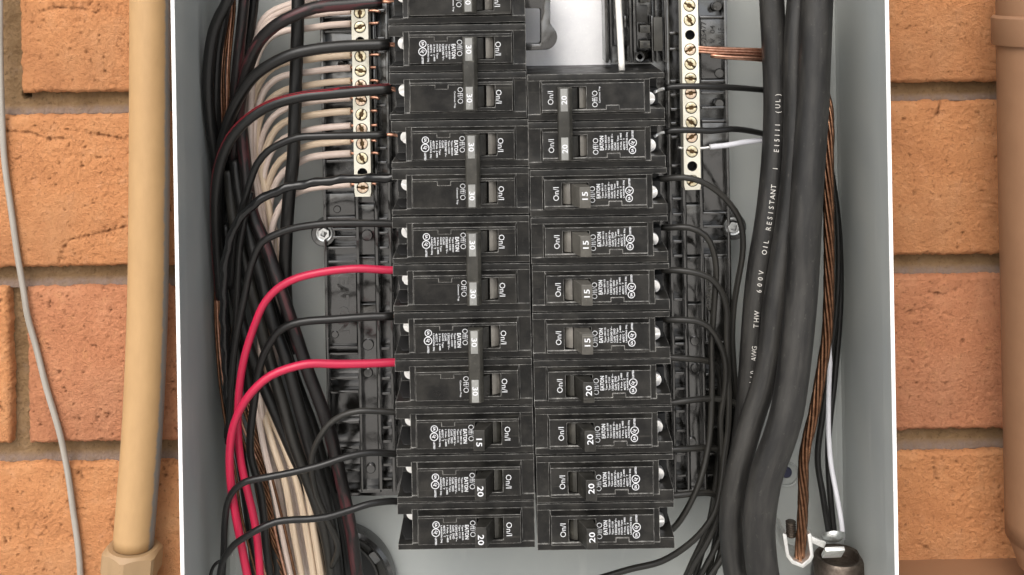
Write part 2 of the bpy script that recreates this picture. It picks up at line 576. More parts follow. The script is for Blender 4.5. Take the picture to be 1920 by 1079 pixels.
def brick_mesh(w, h, seed, cracks):
    dx = 0.8
    nx, nz = int(w / dx), int(h / dx)
    sd = Vector((seed * 31.7, seed * 7.3, seed * 3.1))
    vs, fs, pit = [], [], []
    for j in range(nz + 1):
        for i in range(nx + 1):
            x, z = -w / 2 + w * i / nx, -h / 2 + h * j / nz
            e = min(x + w / 2, w / 2 - x, z + h / 2, h / 2 - z)
            q = Vector((x, z, 0)) + sd
            y = 0.55 * noise.fractal(q * 0.05, 1.0, 2.0, 3)
            rough = noise.fractal(q * 0.33, 0.8, 2.1, 4)
            zone = 0.5 + 0.5 * max(-1, min(1, 1.6 * noise.noise(q * 0.045 + Vector((5, 0, 0)))))
            y += (0.16 + 0.55 * zone) * rough
            fine = noise.noise(q * 0.62 + Vector((3, 3, 0)))
            y += (0.10 + 0.30 * zone) * fine
            pn = noise.noise(q * 0.36) + 0.55 * noise.noise(q * 0.8)
            pd = max(0.0, pn - 0.56 + 0.10 * zone) * 3.2
            for (ax_, az_), (bx_, bz_) in cracks:
                dx_, dz_ = bx_ - ax_, bz_ - az_
                tt = max(0, min(1, ((x - ax_) * dx_ + (z - az_) * dz_) / (dx_ * dx_ + dz_ * dz_)))
                dd = math.hypot(x - ax_ - tt * dx_, z - az_ - tt * dz_) + 1.5 * rough + 1.6 * abs(noise.noise(q * 0.11 + Vector((70, 0, 0)))) + 0.7 * fine
                if dd < 1.3: pd += (1.3 - dd) * 0.85
                if dd < 5 and z < az_ + tt * dz_: y += 0.10 * (5 - dd)
            pd = min(pd, 1.7)
            y += pd
            er = max(0.0, 2.6 - e) / 2.6
            y += 2.4 * er * er + 0.9 * er * noise.noise(q * 0.5)
            jx = 0.9 * noise.noise(q * 0.16) + 0.55 * noise.noise(q * 0.6)
            jz = 0.9 * noise.noise(q * 0.16 + Vector((40, 0, 0))) + 0.55 * noise.noise(q * 0.6 + Vector((40, 0, 0)))
            k = max(0.0, 1 - e / 5)
            vs.append(((x + jx * k) * MM, y * MM, (z + jz * k) * MM))
            pit.append(min(1.0, pd * 0.7))
    for j in range(nz):
        for i in range(nx):
            a = j * (nx + 1) + i
            fs.append((a, a + 1, a + nx + 2, a + nx + 1))
    ring = [i for i in range(nx + 1)] + [j * (nx + 1) + nx for j in range(1, nz + 1)] + \
           [nz * (nx + 1) + i for i in range(nx - 1, -1, -1)] + [j * (nx + 1) for j in range(nz - 1, 0, -1)]
    b0 = len(vs)
    for i in ring:
        vs.append((vs[i][0], 14 * MM, vs[i][2])); pit.append(0)
    n = len(ring)
    for k in range(n):
        fs.append((ring[k], b0 + k, b0 + (k + 1) % n, ring[(k + 1) % n]))
    me = mesh_from(vs, fs, True)
    at = me.attributes.new('pit', 'FLOAT', 'POINT')
    at.data.foreach_set('value', pit)
    return me

ROWS_L = [(-112, 174), (215, 501), (538, 831), (869, 1160)]
ROWS_R = [(-132, 155), (190, 479), (516, 807), (847, 1135)]
BRICKS = [(0, 36, 420, 'L', 'brick'), (1, -140, 420, 'L', 'brick'), (2, -190, 17, 'L', 'brick'), (2, 51, 420, 'L', 'brick_pink'),
          (3, -130, 420, 'L', 'brick'), (0, 1600, 2010, 'R', 'brick'), (1, 1600, 2010, 'R', 'brick'), (2, 1600, 2010, 'R', 'brick_pink'), (3, 1600, 2010, 'R', 'brick')]
CRACKS = {(1, 'L'): [[(240, 424), (205, 433), (165, 443), (135, 448), (124, 456), (116, 472), (110, 495)], [(12, 246), (58, 249), (92, 262), (118, 260)], [(145, 244), (185, 252), (235, 262)]],
          (0, 'L'): [[(75, 22), (110, 14), (160, 18)]], (1, 'R'): [[(1765, 190), (1760, 212), (1748, 222)]], (2, 'R'): [[(1740, 548), (1770, 552), (1795, 540)], [(1700, 585), (1735, 578)]],
          (3, 'R'): [[(1750, 850), (1752, 880), (1760, 905)], [(1718, 1018), (1742, 1030)]], (3, 'L'): [[(152, 880), (153, 900)]]}
for k, (r, xa, xb, side, mt) in enumerate(BRICKS):
    y0, y1 = (ROWS_L if side == 'L' else ROWS_R)[r]
    xm = 140 if side == 'L' else 1775
    za, zb = P(xm, y1, YB).z, P(xm, y0, YB).z
    ym = (y0 + y1) / 2
    a, b = P(xa, ym, YB).x, P(xb, ym, YB).x
    cr = []
    for pl in CRACKS.get((r, side), []):
        pp_ = [P(x, y, YB) / MM for x, y in pl]
        pp_ = [(q.x - (a + b) / 2 / MM, q.z - (za + zb) / 2 / MM) for q in pp_]
        cr += list(zip(pp_, pp_[1:]))
    if xb - xa < 250: cr = []
    me = brick_mesh((b - a) / MM, (zb - za) / MM, k + 1, cr)
    link('brick', me, mt, wall, Vector(((a + b) / 2, YB * MM, (za + zb) / 2)) - WALL0)

def mortar_mesh(xa, xb, side, dx):
    rows = ROWS_L if side != 'R' else ROWS_R
    xm = {'L': 140, 'R': 1775, 'C': 960}[side]
    jz = [(P(xm, rows[i][1], YB).z / MM, P(xm, rows[i + 1][0], YB).z / MM) for i in range(3)]
    za, zb = P(xm, 1150, YB).z / MM, P(xm, -120, YB).z / MM
    nx, nz = int((xb - xa) / dx), int((zb - za) / dx)
    hole = P(40, 180, YB) / MM
    vs, fs, pit, ldg = [], [], [], []
    for j in range(nz + 1):
        for i in range(nx + 1):
            x, z = xa + (xb - xa) * i / nx, za + (zb - za) * j / nz
            q = Vector((x, z, 20))
            y = 8.0 + 0.9 * noise.fractal(q * 0.12, 1, 2, 3) + 0.55 * noise.noise(q * 0.45) + 0.4 * noise.noise(q * 0.9)
            lv = 0.0
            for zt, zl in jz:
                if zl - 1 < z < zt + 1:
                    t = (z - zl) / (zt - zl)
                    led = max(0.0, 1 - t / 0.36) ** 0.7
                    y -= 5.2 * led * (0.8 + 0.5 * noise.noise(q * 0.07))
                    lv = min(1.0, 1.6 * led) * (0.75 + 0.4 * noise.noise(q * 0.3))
            d = math.hypot(x - hole.x, z - hole.z)
            pd = 0
            if side == 'L' and d < 3.0:
                y += 9.0 * min(1, max(0, (3.0 - d) / 1.0)); pd = 1
            vs.append(Vector((x, YB + y, z)) * MM - WALL0)
            pit.append(pd); ldg.append(max(0, min(1, lv)))
    for j in range(nz):
        for i in range(nx):
            a = j * (nx + 1) + i
            fs.append((a, a + 1, a + nx + 2, a + nx + 1))
    me = mesh_from(vs, fs, True)
    at = me.attributes.new('pit', 'FLOAT', 'POINT')
    at.data.foreach_set('value', pit)
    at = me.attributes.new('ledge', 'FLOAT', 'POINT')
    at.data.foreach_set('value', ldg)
    return me
xl0, xl1 = P(-70, 540, YB).x / MM, P(420, 540, YB).x / MM
xr0, xr1 = P(1600, 540, YB).x / MM, P(2005, 540, YB).x / MM
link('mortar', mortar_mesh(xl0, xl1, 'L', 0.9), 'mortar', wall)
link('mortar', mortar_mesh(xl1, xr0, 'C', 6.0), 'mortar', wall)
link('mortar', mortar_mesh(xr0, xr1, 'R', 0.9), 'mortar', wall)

# ------------------------------------------------------------------ panel box
YL, YK = -17.0, 78.0                                   # lip and back plane
XL, XR = P(336.5, 540, YL).x / MM, P(1668.5, 540, YL).x / MM
ZT, ZB = 110.0, -392.0
boxo = tag(empty('panel_box', Vector(((XL + XR) / 2, YK, ZB)) * MM),
           'open grey painted steel electrical panel box with front edges whitened for the light they catch', 'panel box')
B0 = boxo.location.copy()

def side_wall(x, sgn):
    """sheet with a slight outward fold near the front and a rolled inner corner at the back"""
    prof = [(0.0, YL), (0.0, YL + 14), (-0.5, YL + 14.6), (-0.9, YL + 34), (-1.0, YK - 7), (-0.4, YK - 2.4), (2.6, YK + 0.4)]
    pin = [(x + sgn * a, y) for a, y in prof]
    pout = [(x - sgn * 1.5 + sgn * min(a, 0), y) for a, y in prof[:-1]] + [(x - sgn * 1.5, YK + 0.4)]
    bm = bmesh.new()
    prism_bm(bm, [(p * MM - B0.x, q * MM - B0.y) for p, q in pin + pout[::-1]], ZB * MM - B0.z, ZT * MM - B0.z, 'z')
    return bm_mesh(bm)
for x, s in ((XL, 1), (XR, -1)):
    link('side_wall', side_wall(x, s), 'steel_paint', boxo)
    x0, x1 = sorted((x + s * 0.25, x - s * 1.72))
    me = box_mesh(x0 * MM - B0.x, x1 * MM - B0.x, (YL - 1.2) * MM - B0.y, (YL - 0.02) * MM - B0.y, ZB * MM - B0.z, ZT * MM - B0.z, 0.0003)
    link('front_edge', me, 'lit_edge_and_chip', boxo)
bm = bmesh.new()
box_bm(bm, (XL + 1.5) * MM - B0.x, (XR - 1.5) * MM - B0.x, YK * MM - B0.y, (YK + 2) * MM - B0.y, ZB * MM - B0.z, ZT * MM - B0.z)
link('back_panel', bm_mesh(bm), 'steel_paint', boxo)
for z in (ZT, ZB - 1.5):
    bm = bmesh.new()
    box_bm(bm, (XL + 0.2) * MM - B0.x, (XR - 0.2) * MM - B0.x, YL * MM - B0.y, (YK + 2) * MM - B0.y, z * MM - B0.z, (z + 1.5) * MM - B0.z)
    link('end_wall', bm_mesh(bm), 'steel_paint', boxo)
# knockout ring pressed into the back with a dark blue plug
c = P(1474, 889, YK - 0.3)
ko = link('knockout', lathe([(0.0066, 0.0002), (0.0066, -0.0008), (0.0074, -0.0011), (0.0078, 0.0002)], 40), 'steel_paint', boxo, c - B0)
link('plug', lathe([(0, -0.0018), (0.0026, -0.0017), (0.0033, -0.0010), (0.0034, 0.0)], 20), 'plug_blue', ko, (0, 0, 0.0012))

# bare spots and a smear where the paint of the side walls is chipped
def on_wall(px, py, x):
    lo, hi = YL, YK
    for _ in range(40):
        md = (lo + hi) / 2
        if (P(px, py, md).x / MM - x) * (1 if x < 0 else -1) > 0: hi = md
        else: lo = md
    return P(px, py, (lo + hi) / 2)
random.seed(21)
for px_, py_, w_, h_, sx, mt in ((364, 1040, 4.5, 3.4, 1, 'lit_edge_and_chip'), (381, 845, 2.0, 2.6, 1, 'steel_chip'), (358, 20, 2.0, 1.2, 1, 'steel_chip'), (1655, 1014, 8, 2.6, -1, 'steel_chip'), (1641, 1030, 2.6, 6.5, -1, 'steel_chip'), (376, 375, 2.4, 3.0, 1, 'steel_chip'), (1590, 165, 2.0, 2.2, -1, 'steel_chip')):
    q = on_wall(px_, py_, XL if sx > 0 else XR)
    pts = []
    for k_ in range(12):
        t_ = 2 * math.pi * k_ / 12
        r_ = random.uniform(0.5, 1.0)
        pts.append((0, w_ * 0.5 * r_ * math.cos(t_) * MM, h_ * 0.5 * r_ * math.sin(t_) * MM))
    o_ = link('paint_chip', mesh_from(pts, [tuple(range(12))]), mt, boxo, Vector(((XL + 1.06 if sx > 0 else XR - 1.06) * MM, q.y, q.z)) - B0)
    if q.y / MM < YL + 14.5: o_.location.x = ((XL + 0.08 if sx > 0 else XR - 0.08) * MM) - B0.x
random.seed(7)
# ------------------------------------------------------------------ beige conduit with hex fitting, left of the box
path = px_path([(281.5, -60, 64), (281, 100, 64), (279.5, 400, 64), (276, 600, 64), (266.5, 810, 63), (250, 1022, 62)], 0.006)
con = tag(empty('painted_conduit', path[-1]), 'beige painted conduit beside the box ending in a hex nut', 'conduit')
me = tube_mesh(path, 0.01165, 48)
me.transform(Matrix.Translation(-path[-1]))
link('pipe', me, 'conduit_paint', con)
ax = (path[-1] - path[-4]).normalized()
def hexnut(R, h, cham):
    bm = bmesh.new()
    rings = []
    for z, r, circ in ((0, R * 0.80, 1), (-cham, R, 0), (-h + cham, R, 0), (-h, R * 0.84, 1)):
        vs = []
        for k in range(48):
            t = 2 * math.pi * k / 48
            if circ:
                rr = r
            else:
                tt = (t + math.radians(12)) % (math.pi / 3) - math.pi / 6
                rr = R * math.cos(math.pi / 6) / math.cos(tt)
            dz = 0
            if not circ:
                dz = (-1 if z > -h / 2 else 1) * 2.2 * max(0, rr / (R * math.cos(math.pi / 6)) - 1) * cham * 2.2
            vs.append(bm.verts.new((rr * math.cos(t), rr * math.sin(t), z + dz)))
        rings.append(vs)
    for a, b in zip(rings, rings[1:]):
        for k in range(48):
            bm.faces.new((a[k], b[k], b[(k + 1) % 48], a[(k + 1) % 48]))
    bm.faces.new(rings[0]); bm.faces.new(rings[-1][::-1])
    me = bm_mesh(bm, True)
    me.set_sharp_from_angle(angle=math.radians(20))
    return me
nut = link('hex_nut', hexnut(0.0178, 0.0158, 0.0016), 'nut_paint', con, ax * 0.0005)
nut.rotation_euler = (-ax).to_track_quat('Z', 'Y').to_euler()
col_ = link('collar', lathe([(0.0117, 0.0), (0.0146, -0.0002), (0.0150, -0.004), (0.0150, -0.03), (0, -0.03)], 40, 'z'), 'nut_paint', con, ax * 0.0162)
col_.rotation_euler = nut.rotation_euler

# thin weathered cable on the left
wire('grey_cable', [(-1, -40, 79), (0, 60, 79), (3, 180, 78.5), (7, 290, 79), (20, 385, 79), (33, 480, 79), (44, 545, 79), (51, 590, 78.5), (67.5, 652, 79), (85, 720, 79),
     (111, 808, 79), (125, 876, 78.5), (137.5, 959, 79), (147.5, 1034, 79), (153, 1110, 79)], 3.7, 'cable_grey',
     'thin weathered grey cable hanging down the bricks at the far left', cat='cable', wob=0.3)

# painted pipe at the right edge, with its coupling, and the painted trough below
ppath = px_path([(1964, -80, 40), (1969, 300, 40), (1975, 600, 40), (1983, 1010, 40)], 0.01)
pp = tag(empty('painted_pipe', ppath[-1]), 'wide brown painted pipe with a coupling at the right edge', 'pipe')
me = tube_mesh(ppath, 0.0275, 64)
me.transform(Matrix.Translation(-ppath[-1]))
link('pipe', me, 'pipe_paint', pp)
ax2 = (ppath[-1] - ppath[0]).normalized()
a0 = P(1966, 29, 40)
cp = link('coupling', lathe([(0.0274, 0.0004), (0.0292, 0.0), (0.0303, -0.0012), (0.0303, -0.0158), (0.0298, -0.0166), (0.0274, -0.0166)], 64, 'z'), 'pipe_paint', pp, a0 - ppath[-1])
cp.rotation_euler = (-ax2).to_track_quat('Z', 'Y').to_euler()
link('pipe_end', lathe([(0.0268, 0.004), (0.0262, -0.002), (0.0225, -0.012), (0.0215, -0.016), (0, -0.016)], 48, 'z'), 'pipe_paint', pp)
zt = P(1790, 1049, YB).z
xa, xb = (XR + 2.4) * MM, P(2010, 1050, YB).x
tro = link('painted_trough', box_mesh(xa, xb, 0.010, 0.0895, zt - 0.05, zt, 0.0012), 'pipe_paint')
tag(tro, 'brown painted metal trough running along the wall below right bricks', 'trough')
# ------------------------------------------------------------------ circuit breakers
PITCH = 25.4
WID = 72.9
def bu(x): return (x - WID / 2)                       # breaker u measured from its wire end -> centred

U = [0, 7.7, 10.6, 24.6, 31.5, 42.0, 56.2, 66.2, WID]
VB = [-12.36, -9.4, -8.9, -5.9, 4.0, 5.9, 6.5, 8.9, 12.36]
FACE, STRIP = 4.3, 4.75
def cell_h(u, v):
    if u < 7.7:
        return -30.0 if -9.4 < v < 6.5 else 0.0
    if -8.9 < v < 8.9 and 10.6 < u < 66.2:
        if 42.0 < u < 56.2 and -5.9 < v < 5.9: return -7.0
        if v > 6.2 or (24.6 < u < 31.5 and v > 4.0): return STRIP
        return FACE
    if -8.9 < v < 8.9: return -0.5
    return 0.0

def case_mesh():
    hs = {}
    vb = sorted(set([-12.36, -9.4, -8.9, -5.9, 4.0, 5.9, 6.2, 6.5, 8.9, 12.36]))
    nu, nv = len(U) - 1, len(vb) - 1
    for i in range(nu):
        for j in range(nv):
            hs[i, j] = cell_h((U[i] + U[i + 1]) / 2, (vb[j] + vb[j + 1]) / 2)
    bm = bmesh.new()
    cache = {}
    def V(u, v, w):
        # raised block walls lean in a little
        if w > 3:
            if abs(v - 8.9) < 1e-6: v -= 1.3
            elif abs(v + 8.9) < 1e-6: v += 1.1
            if abs(u - 10.6) < 1e-6: u += 0.7
            elif abs(u - 66.2) < 1e-6: u -= 0.7
        k = (round(u, 3), round(v, 3), round(w, 3))
        if k not in cache:
            cache[k] = bm.verts.new((bu(u) * MM, -w * MM, v * MM))
        return cache[k]
    LOW = -58.0
    def H(i, j):
        return hs.get((i, j), LOW)
    def face(vs):
        vs2 = []
        for q in vs:
            if q not in vs2: vs2.append(q)
        if len(vs2) > 2:
            try: bm.faces.new(vs2)
            except ValueError: pass
    for i in range(nu):
        for j in range(nv):
            h = hs[i, j]
            face([V(U[i], vb[j], h), V(U[i + 1], vb[j], h), V(U[i + 1], vb[j + 1], h), V(U[i], vb[j + 1], h)])
    levels = sorted(set(list(hs.values()) + [LOW]))
    def wallq(a, b, h1, h2):
        lo, hi = min(h1, h2), max(h1, h2)
        ls = [l for l in levels if lo <= l <= hi]
        for l0, l1 in zip(ls, ls[1:]):
            face([V(*a, l0), V(*b, l0), V(*b, l1), V(*a, l1)])
    for i in range(nu + 1):
        for j in range(nv):
            h1, h2 = H(i - 1, j), H(i, j)
            if abs(h1 - h2) > 1e-6: wallq((U[i], vb[j]), (U[i], vb[j + 1]), h1, h2)
    for j in range(nv + 1):
        for i in range(nu):
            h1, h2 = H(i, j - 1), H(i, j)
            if abs(h1 - h2) > 1e-6: wallq((U[i], vb[j]), (U[i + 1], vb[j]), h1, h2)
    bmesh.ops.remove_doubles(bm, verts=bm.verts, dist=1e-6)
    bmesh.ops.dissolve_limit(bm, angle_limit=math.radians(2), verts=bm.verts, edges=bm.edges)
    bmesh.ops.triangulate(bm, faces=[f for f in bm.faces if len(f.verts) > 4])
    bmesh.ops.recalc_face_normals(bm, faces=bm.faces)
    me = bevel_mesh(bm, 0.00035, 2, 25)
    return me
CASE = case_mesh()

def profile_mesh(pts, v0, v1, bev):
    bm = bmesh.new()
    prism_bm(bm, [(bu(a) * MM, -b * MM) for a, b in pts], v0 * MM, v1 * MM, 'z')
    return bevel_mesh(bm, bev, 2, 20)
def mirror(pts): return [(97.2 - a, b) for a, b in pts][::-1]

LEVER = [(43.2, -5), (43.2, 4.0), (41.6, 13.6), (47.4, 13.6), (51.2, 4.0), (51.2, -5)]
LEVER_MESH = profile_mesh(LEVER, -5.5, 5.5, 0.0005)
LEVER_GREY = LEVER_MESH.copy()
SHUT = [(51.6, -5), (51.6, 3.2), (53.6, 2.6), (55.7, 1.0), (55.7, -5)]
SHUT_MESH = profile_mesh(SHUT, -5.6, 5.6, 0.0003)
SHUT_DARK = SHUT_MESH.copy()
SHUT_ON = profile_mesh(mirror(SHUT), -5.6, 5.6, 0.0003)
BARP = [(39.7, 6.6), (39.7, 11.6), (40.5, 12.4), (45.6, 12.4), (47.4, 10.2), (47.4, 6.6)]
BAR_OFF = profile_mesh(BARP, -19.1, 19.1, 0.0004)
BAR_ON = profile_mesh(mirror(BARP), -19.1, 19.1, 0.0004)
STEM = [(43.4, -5), (43.4, 4), (41.8, 7.2), (46.8, 7.2), (50.6, 4), (50.6, -5)]
STEM_OFF = profile_mesh(STEM, -5.4, 5.4, 0.0004)
STEM_ON = profile_mesh(mirror(STEM), -5.4, 5.4, 0.0004)

def screw_mesh():
    bm = bmesh.new()
    r = 3.5
    for s in (1, -1):
        pts = []
        for k in range(15):
            t = math.radians(9 + 162 * k / 14)
            pts.append((r * math.cos(t) * MM, s * r * math.sin(t) * MM))
        prism_bm(bm, pts, -1.3 * MM, 0.0, 'y')
    prism_bm(bm, [(r * math.cos(2 * math.pi * k / 24) * MM, r * math.sin(2 * math.pi * k / 24) * MM) for k in range(24)], -0.3 * MM, 3 * MM, 'y')
    return bevel_mesh(bm, 0.00025, 2, 35)
SCREW = screw_mesh()

def clamp_shade_mesh():
    bm = bmesh.new()
    for f_ in range(1): box_bm(bm, bu(1.6) * MM, bu(7.6) * MM, 15.0 * MM, 25 * MM, -2.6 * MM, 6.3 * MM)
    prism_bm(bm, [(bu(0.2) * MM, 14.6 * MM), (bu(3.4) * MM, 4.5 * MM), (bu(7.65) * MM, 4.5 * MM), (bu(7.65) * MM, 28 * MM), (bu(0.2) * MM, 28 * MM)], -9.35 * MM, -8.9 * MM, 'z')  # thin dark sheet over the notch's lower wall, painting in its shade
    return bevel_mesh(bm, 0.0003, 1, 30)
CLAMP_SHADE = clamp_shade_mesh()

WPR = FACE + 0.06
LINES2 = [('Type BR230', 8.0), ('Type C230', 7.0), ('120/240 V~', 8.6), ('Cu/Al', 3.9), ('HACR Type', 7.6), ('2 Pole  J-485', 9.0), ('40/75°C  T', 6.2), ('LA065936 Dkj', 9.2)]
LINES15 = [('Type BR115', 8.0), ('Type C115', 7.0), ('120/240 V~', 8.6), ('Cu/Al  SWD', 7.4), ('HACR Type', 7.6), ('1 Pole  J-485', 9.0), ('40/75°C  T', 6.2), ('LA065936 Dkj', 9.2)]
LINES20 = [(a.replace('BR115', 'BR120').replace('C115', 'C120'), b) for a, b in LINES15]
DN = -math.pi / 2
def print_mesh(kind, lines=None, du=0.0, on=None):
    f = Flat()
    if kind == 'on':
        f.text('On/I', bu(on or 58.2 + du * 0.5), -0.3, 7.2, 3.0, DN, WPR, -0.004)
        return f.mesh()
    f.text('Off/O', bu(37.9 + du), 0.3 if kind != 'second' else 0.6, 8.7, 2.9, DN, WPR, -0.008)
    if kind == 'second':
        f.text('Common Trip', bu(34.9), -1.6, 8.8, 1.1, DN, WPR, 0.012)
        return f.mesh()
    f.text('EATON', bu(34.7 + du), 2.4, 7.6, 2.1, DN, WPR, 0.025, 'l')
    for k, (s, ln) in enumerate(lines):
        f.text(s, bu(32.4 + du - 1.6 * k), 2.4, ln, 1.12, DN, WPR, 0.018, 'l')
    uc = bu(18.5 + du)
    f.ring(uc, 2.7, 1.55, 1.92, WPR); f.text('SA', uc, 2.7, 2.0, 1.3, DN, WPR, 0.03)
    f.ring(uc - 0.2, -1.4, 1.82, 2.22, WPR); f.text('UL', uc - 0.2, -1.4, 2.1, 1.7, DN - 0.6, WPR, 0.03)
    f.text('LISTED', uc - 0.2, -6.0, 3.9, 1.0, DN, WPR, 0.03)
    return f.mesh()
PR_FIRST = print_mesh('first', LINES2)
PR_FIRST20 = print_mesh('first', [(a.replace('230', '220'), b) for a, b in LINES2], -0.4, 60.9)
PR_SECOND20 = print_mesh('second', None, -0.4, 60.9)
PR_SECOND = print_mesh('second')
PR_15 = print_mesh('single', LINES15, 2.2)
PR_20 = print_mesh('single', LINES20, 2.2)
ON_1, ON_2, ON_20 = print_mesh('on', None, 2.2), print_mesh('on'), print_mesh('on', None, 0, 60.9)
def number_mesh(s, u, w, length, height, v=0.0):
    f = Flat()
    f.text(s, bu(u), v, length, height, DN, w, 0.012)
    return f.mesh()
NUM15 = number_mesh('15', 44.6, 13.66, 4.2, 3.0, -1.0)
NUM20 = number_mesh('20', 44.6, 13.66, 5.4, 3.2, -1.0)
LAB_OFF = box_mesh(bu(41.2) * MM, bu(44.9) * MM, -12.75 * MM, -12.3 * MM, -5.9 * MM, 5.9 * MM, 0.00015)
LAB_ON = box_mesh(bu(97.2 - 44.9) * MM, bu(97.2 - 41.2) * MM, -12.75 * MM, -12.3 * MM, -5.9 * MM, 5.9 * MM, 0.00015)
N30 = number_mesh('30', 43.05, 12.80, 4.6, 2.9)
N20ON = number_mesh('20', 97.2 - 43.05, 12.80, 4.6, 2.9)

def pole_parts(root, v, first, screw_rot, second_print=None):
    link('case', CASE, 'breaker_case', root, (0, 0, v * MM))
    link('clamp_and_shade', CLAMP_SHADE, 'hole_shade', root, (0, 0, v * MM))
    s = link('terminal_screw', SCREW, 'screw_silver', root, (bu(7.3) * MM, 10.5 * MM, (v + 2.4) * MM))
    s.rotation_euler = (0, screw_rot, 0)

def jitter(o):                                         # no breaker sits quite true
    o.location += Vector((random.uniform(-.22, .22), random.uniform(-.35, .35), random.uniform(-.08, .08))) * MM
    o.rotation_euler.y += math.radians(random.uniform(-.22, .22))
    o.rotation_euler.z += math.radians(random.uniform(-.4, .4))

def single(px_c, py_t, right, amp, label, py_pitch=89.4):
    c = P(px_c, py_t + py_pitch / 2, 0)
    root = tag(empty('circuit_breaker', c, (0, math.pi if right else 0, 0)), label, 'breaker', 'single-pole breakers')
    pole_parts(root, 0, True, random.uniform(-1.4, 1.4))
    gr = amp == 15 and right
    h = link('handle', LEVER_GREY if gr else LEVER_MESH, 'handle_grey' if gr else 'handle_black', root)
    link('rating_number', NUM15 if amp == 15 else NUM20, 'print_white', h)
    link('slot_shutter', SHUT_MESH if gr else SHUT_DARK, 'shutter' if gr else 'tie_bar', root)
    link('on_mark', ON_1, 'print_white', root)
    link('printed_lettering', PR_15 if amp == 15 else PR_20, 'print_white', root)
    jitter(root)
    return root

def double(px_c, py_t, right, amp, on, label, py_pitch=89.4):
    c = P(px_c, py_t + py_pitch, 0)
    root = tag(empty('circuit_breaker', c, (0, math.pi if right else 0, 0)), label, 'breaker', 'double-pole breakers')
    hb = link('tie_bar', BAR_ON if on else BAR_OFF, 'tie_bar', root)
    for v, first in ((PITCH / 2, True), (-PITCH / 2, False)):
        pole_parts(root, v, first, random.uniform(-1.4, 1.4))
        link('handle', STEM_ON if on else STEM_OFF, 'handle_black', root, (0, 0, v * MM))
        link('slot_shutter', SHUT_ON if on else SHUT_MESH, 'shutter', root, (0, 0, v * MM))
        lab = link('rating_label', LAB_ON if on else LAB_OFF, 'rating_label', hb, (0, 0, v * MM))
        link('rating_number', N20ON if on else N30, 'print_white', hb, (0, 0, v * MM))
        link('on_mark', ON_20 if on else ON_2, 'print_white', root, (0, 0, v * MM))
        link('printed_lettering', ((PR_FIRST20 if amp == 20 else PR_FIRST) if first else (PR_SECOND20 if amp == 20 else PR_SECOND)), 'print_white', root, (0, 0, v * MM))
    jitter(root)
    return root

def lx(y): return 858.0 + (y - 90) * 16.5 / 895       # column centre lines
def rx(y): return 1118.5 + (y - 190) * 17.0 / 795
DL = [(-134.0, 'topmost double-pole 30 amp breaker of the left column, cut by the picture edge'),
      (45.5, 'double-pole 30 amp breaker second from the top, fed by thick stranded black wires'),
      (225.0, 'double-pole 30 amp breaker of the left column, fed by a black wire wrapped in tape'),
      (404.5, 'double-pole 30 amp breaker whose lower pole takes the upper red wire'),
      (583.5, 'double-pole 30 amp breaker whose lower pole takes the lower red wire')]
for y, lb in DL: double(lx(y + 90), y, False, 30, False, lb)
single(lx(806), 762.3, False, 15, 'single-pole 15 amp breaker of the left column, below the lower red wire')
single(lx(896), 851.8, False, 20, 'single-pole 20 amp breaker second from the bottom of the left column')
single(lx(985), 941.2, False, 20, 'single-pole 20 amp breaker at the bottom of the left column')
double(rx(226), 137.5, True, 20, True, 'double-pole 20 amp breaker at the top of the right column')
ORD = ['topmost', 'second', 'third', 'lowest']
for k in range(4):
    y = 316.2 + 89.35 * k
    single(rx(y + 44), y, True, 15, f'{ORD[k]} of the four 15 amp breakers with grey handles, right column')
for k in range(4):
    y = 673.6 + 89.35 * k
    single(rx(y + 44), y, True, 20, f'{ORD[k]} of the four single-pole 20 amp breakers in the right column')
# ------------------------------------------------------------------ black plastic base behind the breakers
YR, YF = 46.0, 55.0                                    # rib tops and floor
base = tag(empty('breaker_base', P(990, 926, YF)), 'black moulded plastic base with ribs behind both breaker columns', 'base')
BB = base.location.copy()

def pxbox(name, x0, y0, x1, y1, d0, d1, material, parent, bev=0.0004, origin=None, refy=None):
    """box whose front face covers the photo rectangle at depth d0; upright in the world"""
    c = P((x0 + x1) / 2, (y0 + y1) / 2, d0)
    k = (D0 + d0) / F * MM
    hw, hh = abs(x1 - x0) / 2 * k, abs(y1 - y0) / 2 * k
    o = link(name, box_mesh(-hw, hw, 0, (d1 - d0) * MM, -hh, hh, bev), material, parent, c - (parent.location if parent is not None and origin is None else Vector()))
    return o

def vcol(x430, y):                                     # a vertical line of the panel seen at row y
    return x430 + (y - 430) * math.tan(ROLL)

def wallrib(xa, xb, ya, yb, d0=YR, d1=YF + 1):
    ym = (ya + yb) / 2
    pxbox('rib', vcol(xa, ym), ya, vcol(xb, ym), yb, d0, d1, 'base_plastic', base, 0.0005)

# floor plate
a, b = P(608, 430, YF), P(1370, 430, YF)
zt_, zb_ = P(960, -70, YF).z, P(960, 926, YF).z
link('floor', box_mesh(a.x - BB.x, b.x - BB.x, 0.0, 0.004, zb_ - BB.z, zt_ - BB.z, 0.0006), 'base_plastic', base)
for xa, xb in ((606.5, 612), (667.5, 672.5), (703, 708.5), (728, 734), (1256, 1261), (1281, 1286.5), (1313, 1318.5), (1364.5, 1370)):
    wallrib(xa, xb, -65, 925)
wallrib(612, 728, 918, 925)
wallrib(1261, 1365, 918, 925)
LA = [30, 57, 110, 163, 190, 236, 300, 354, 407, 428, 443, 463, 489, 508, 650, 662, 708, 733, 790, 838, 880]
LB = [18, 70, 96, 170, 196, 250, 276, 303, 330, 409, 435, 463, 490, 588, 652, 708, 736, 800, 826, 870, 896]
for y in LA: wallrib(612.5, 667, y, y + 5, YR + 2)
for y in LB: wallrib(709, 727.5, y, y + 5, YR + 2.5)
RA = [30, 150, 172, 200, 225, 398, 423, 451, 477, 640, 700, 727, 800, 850, 890]
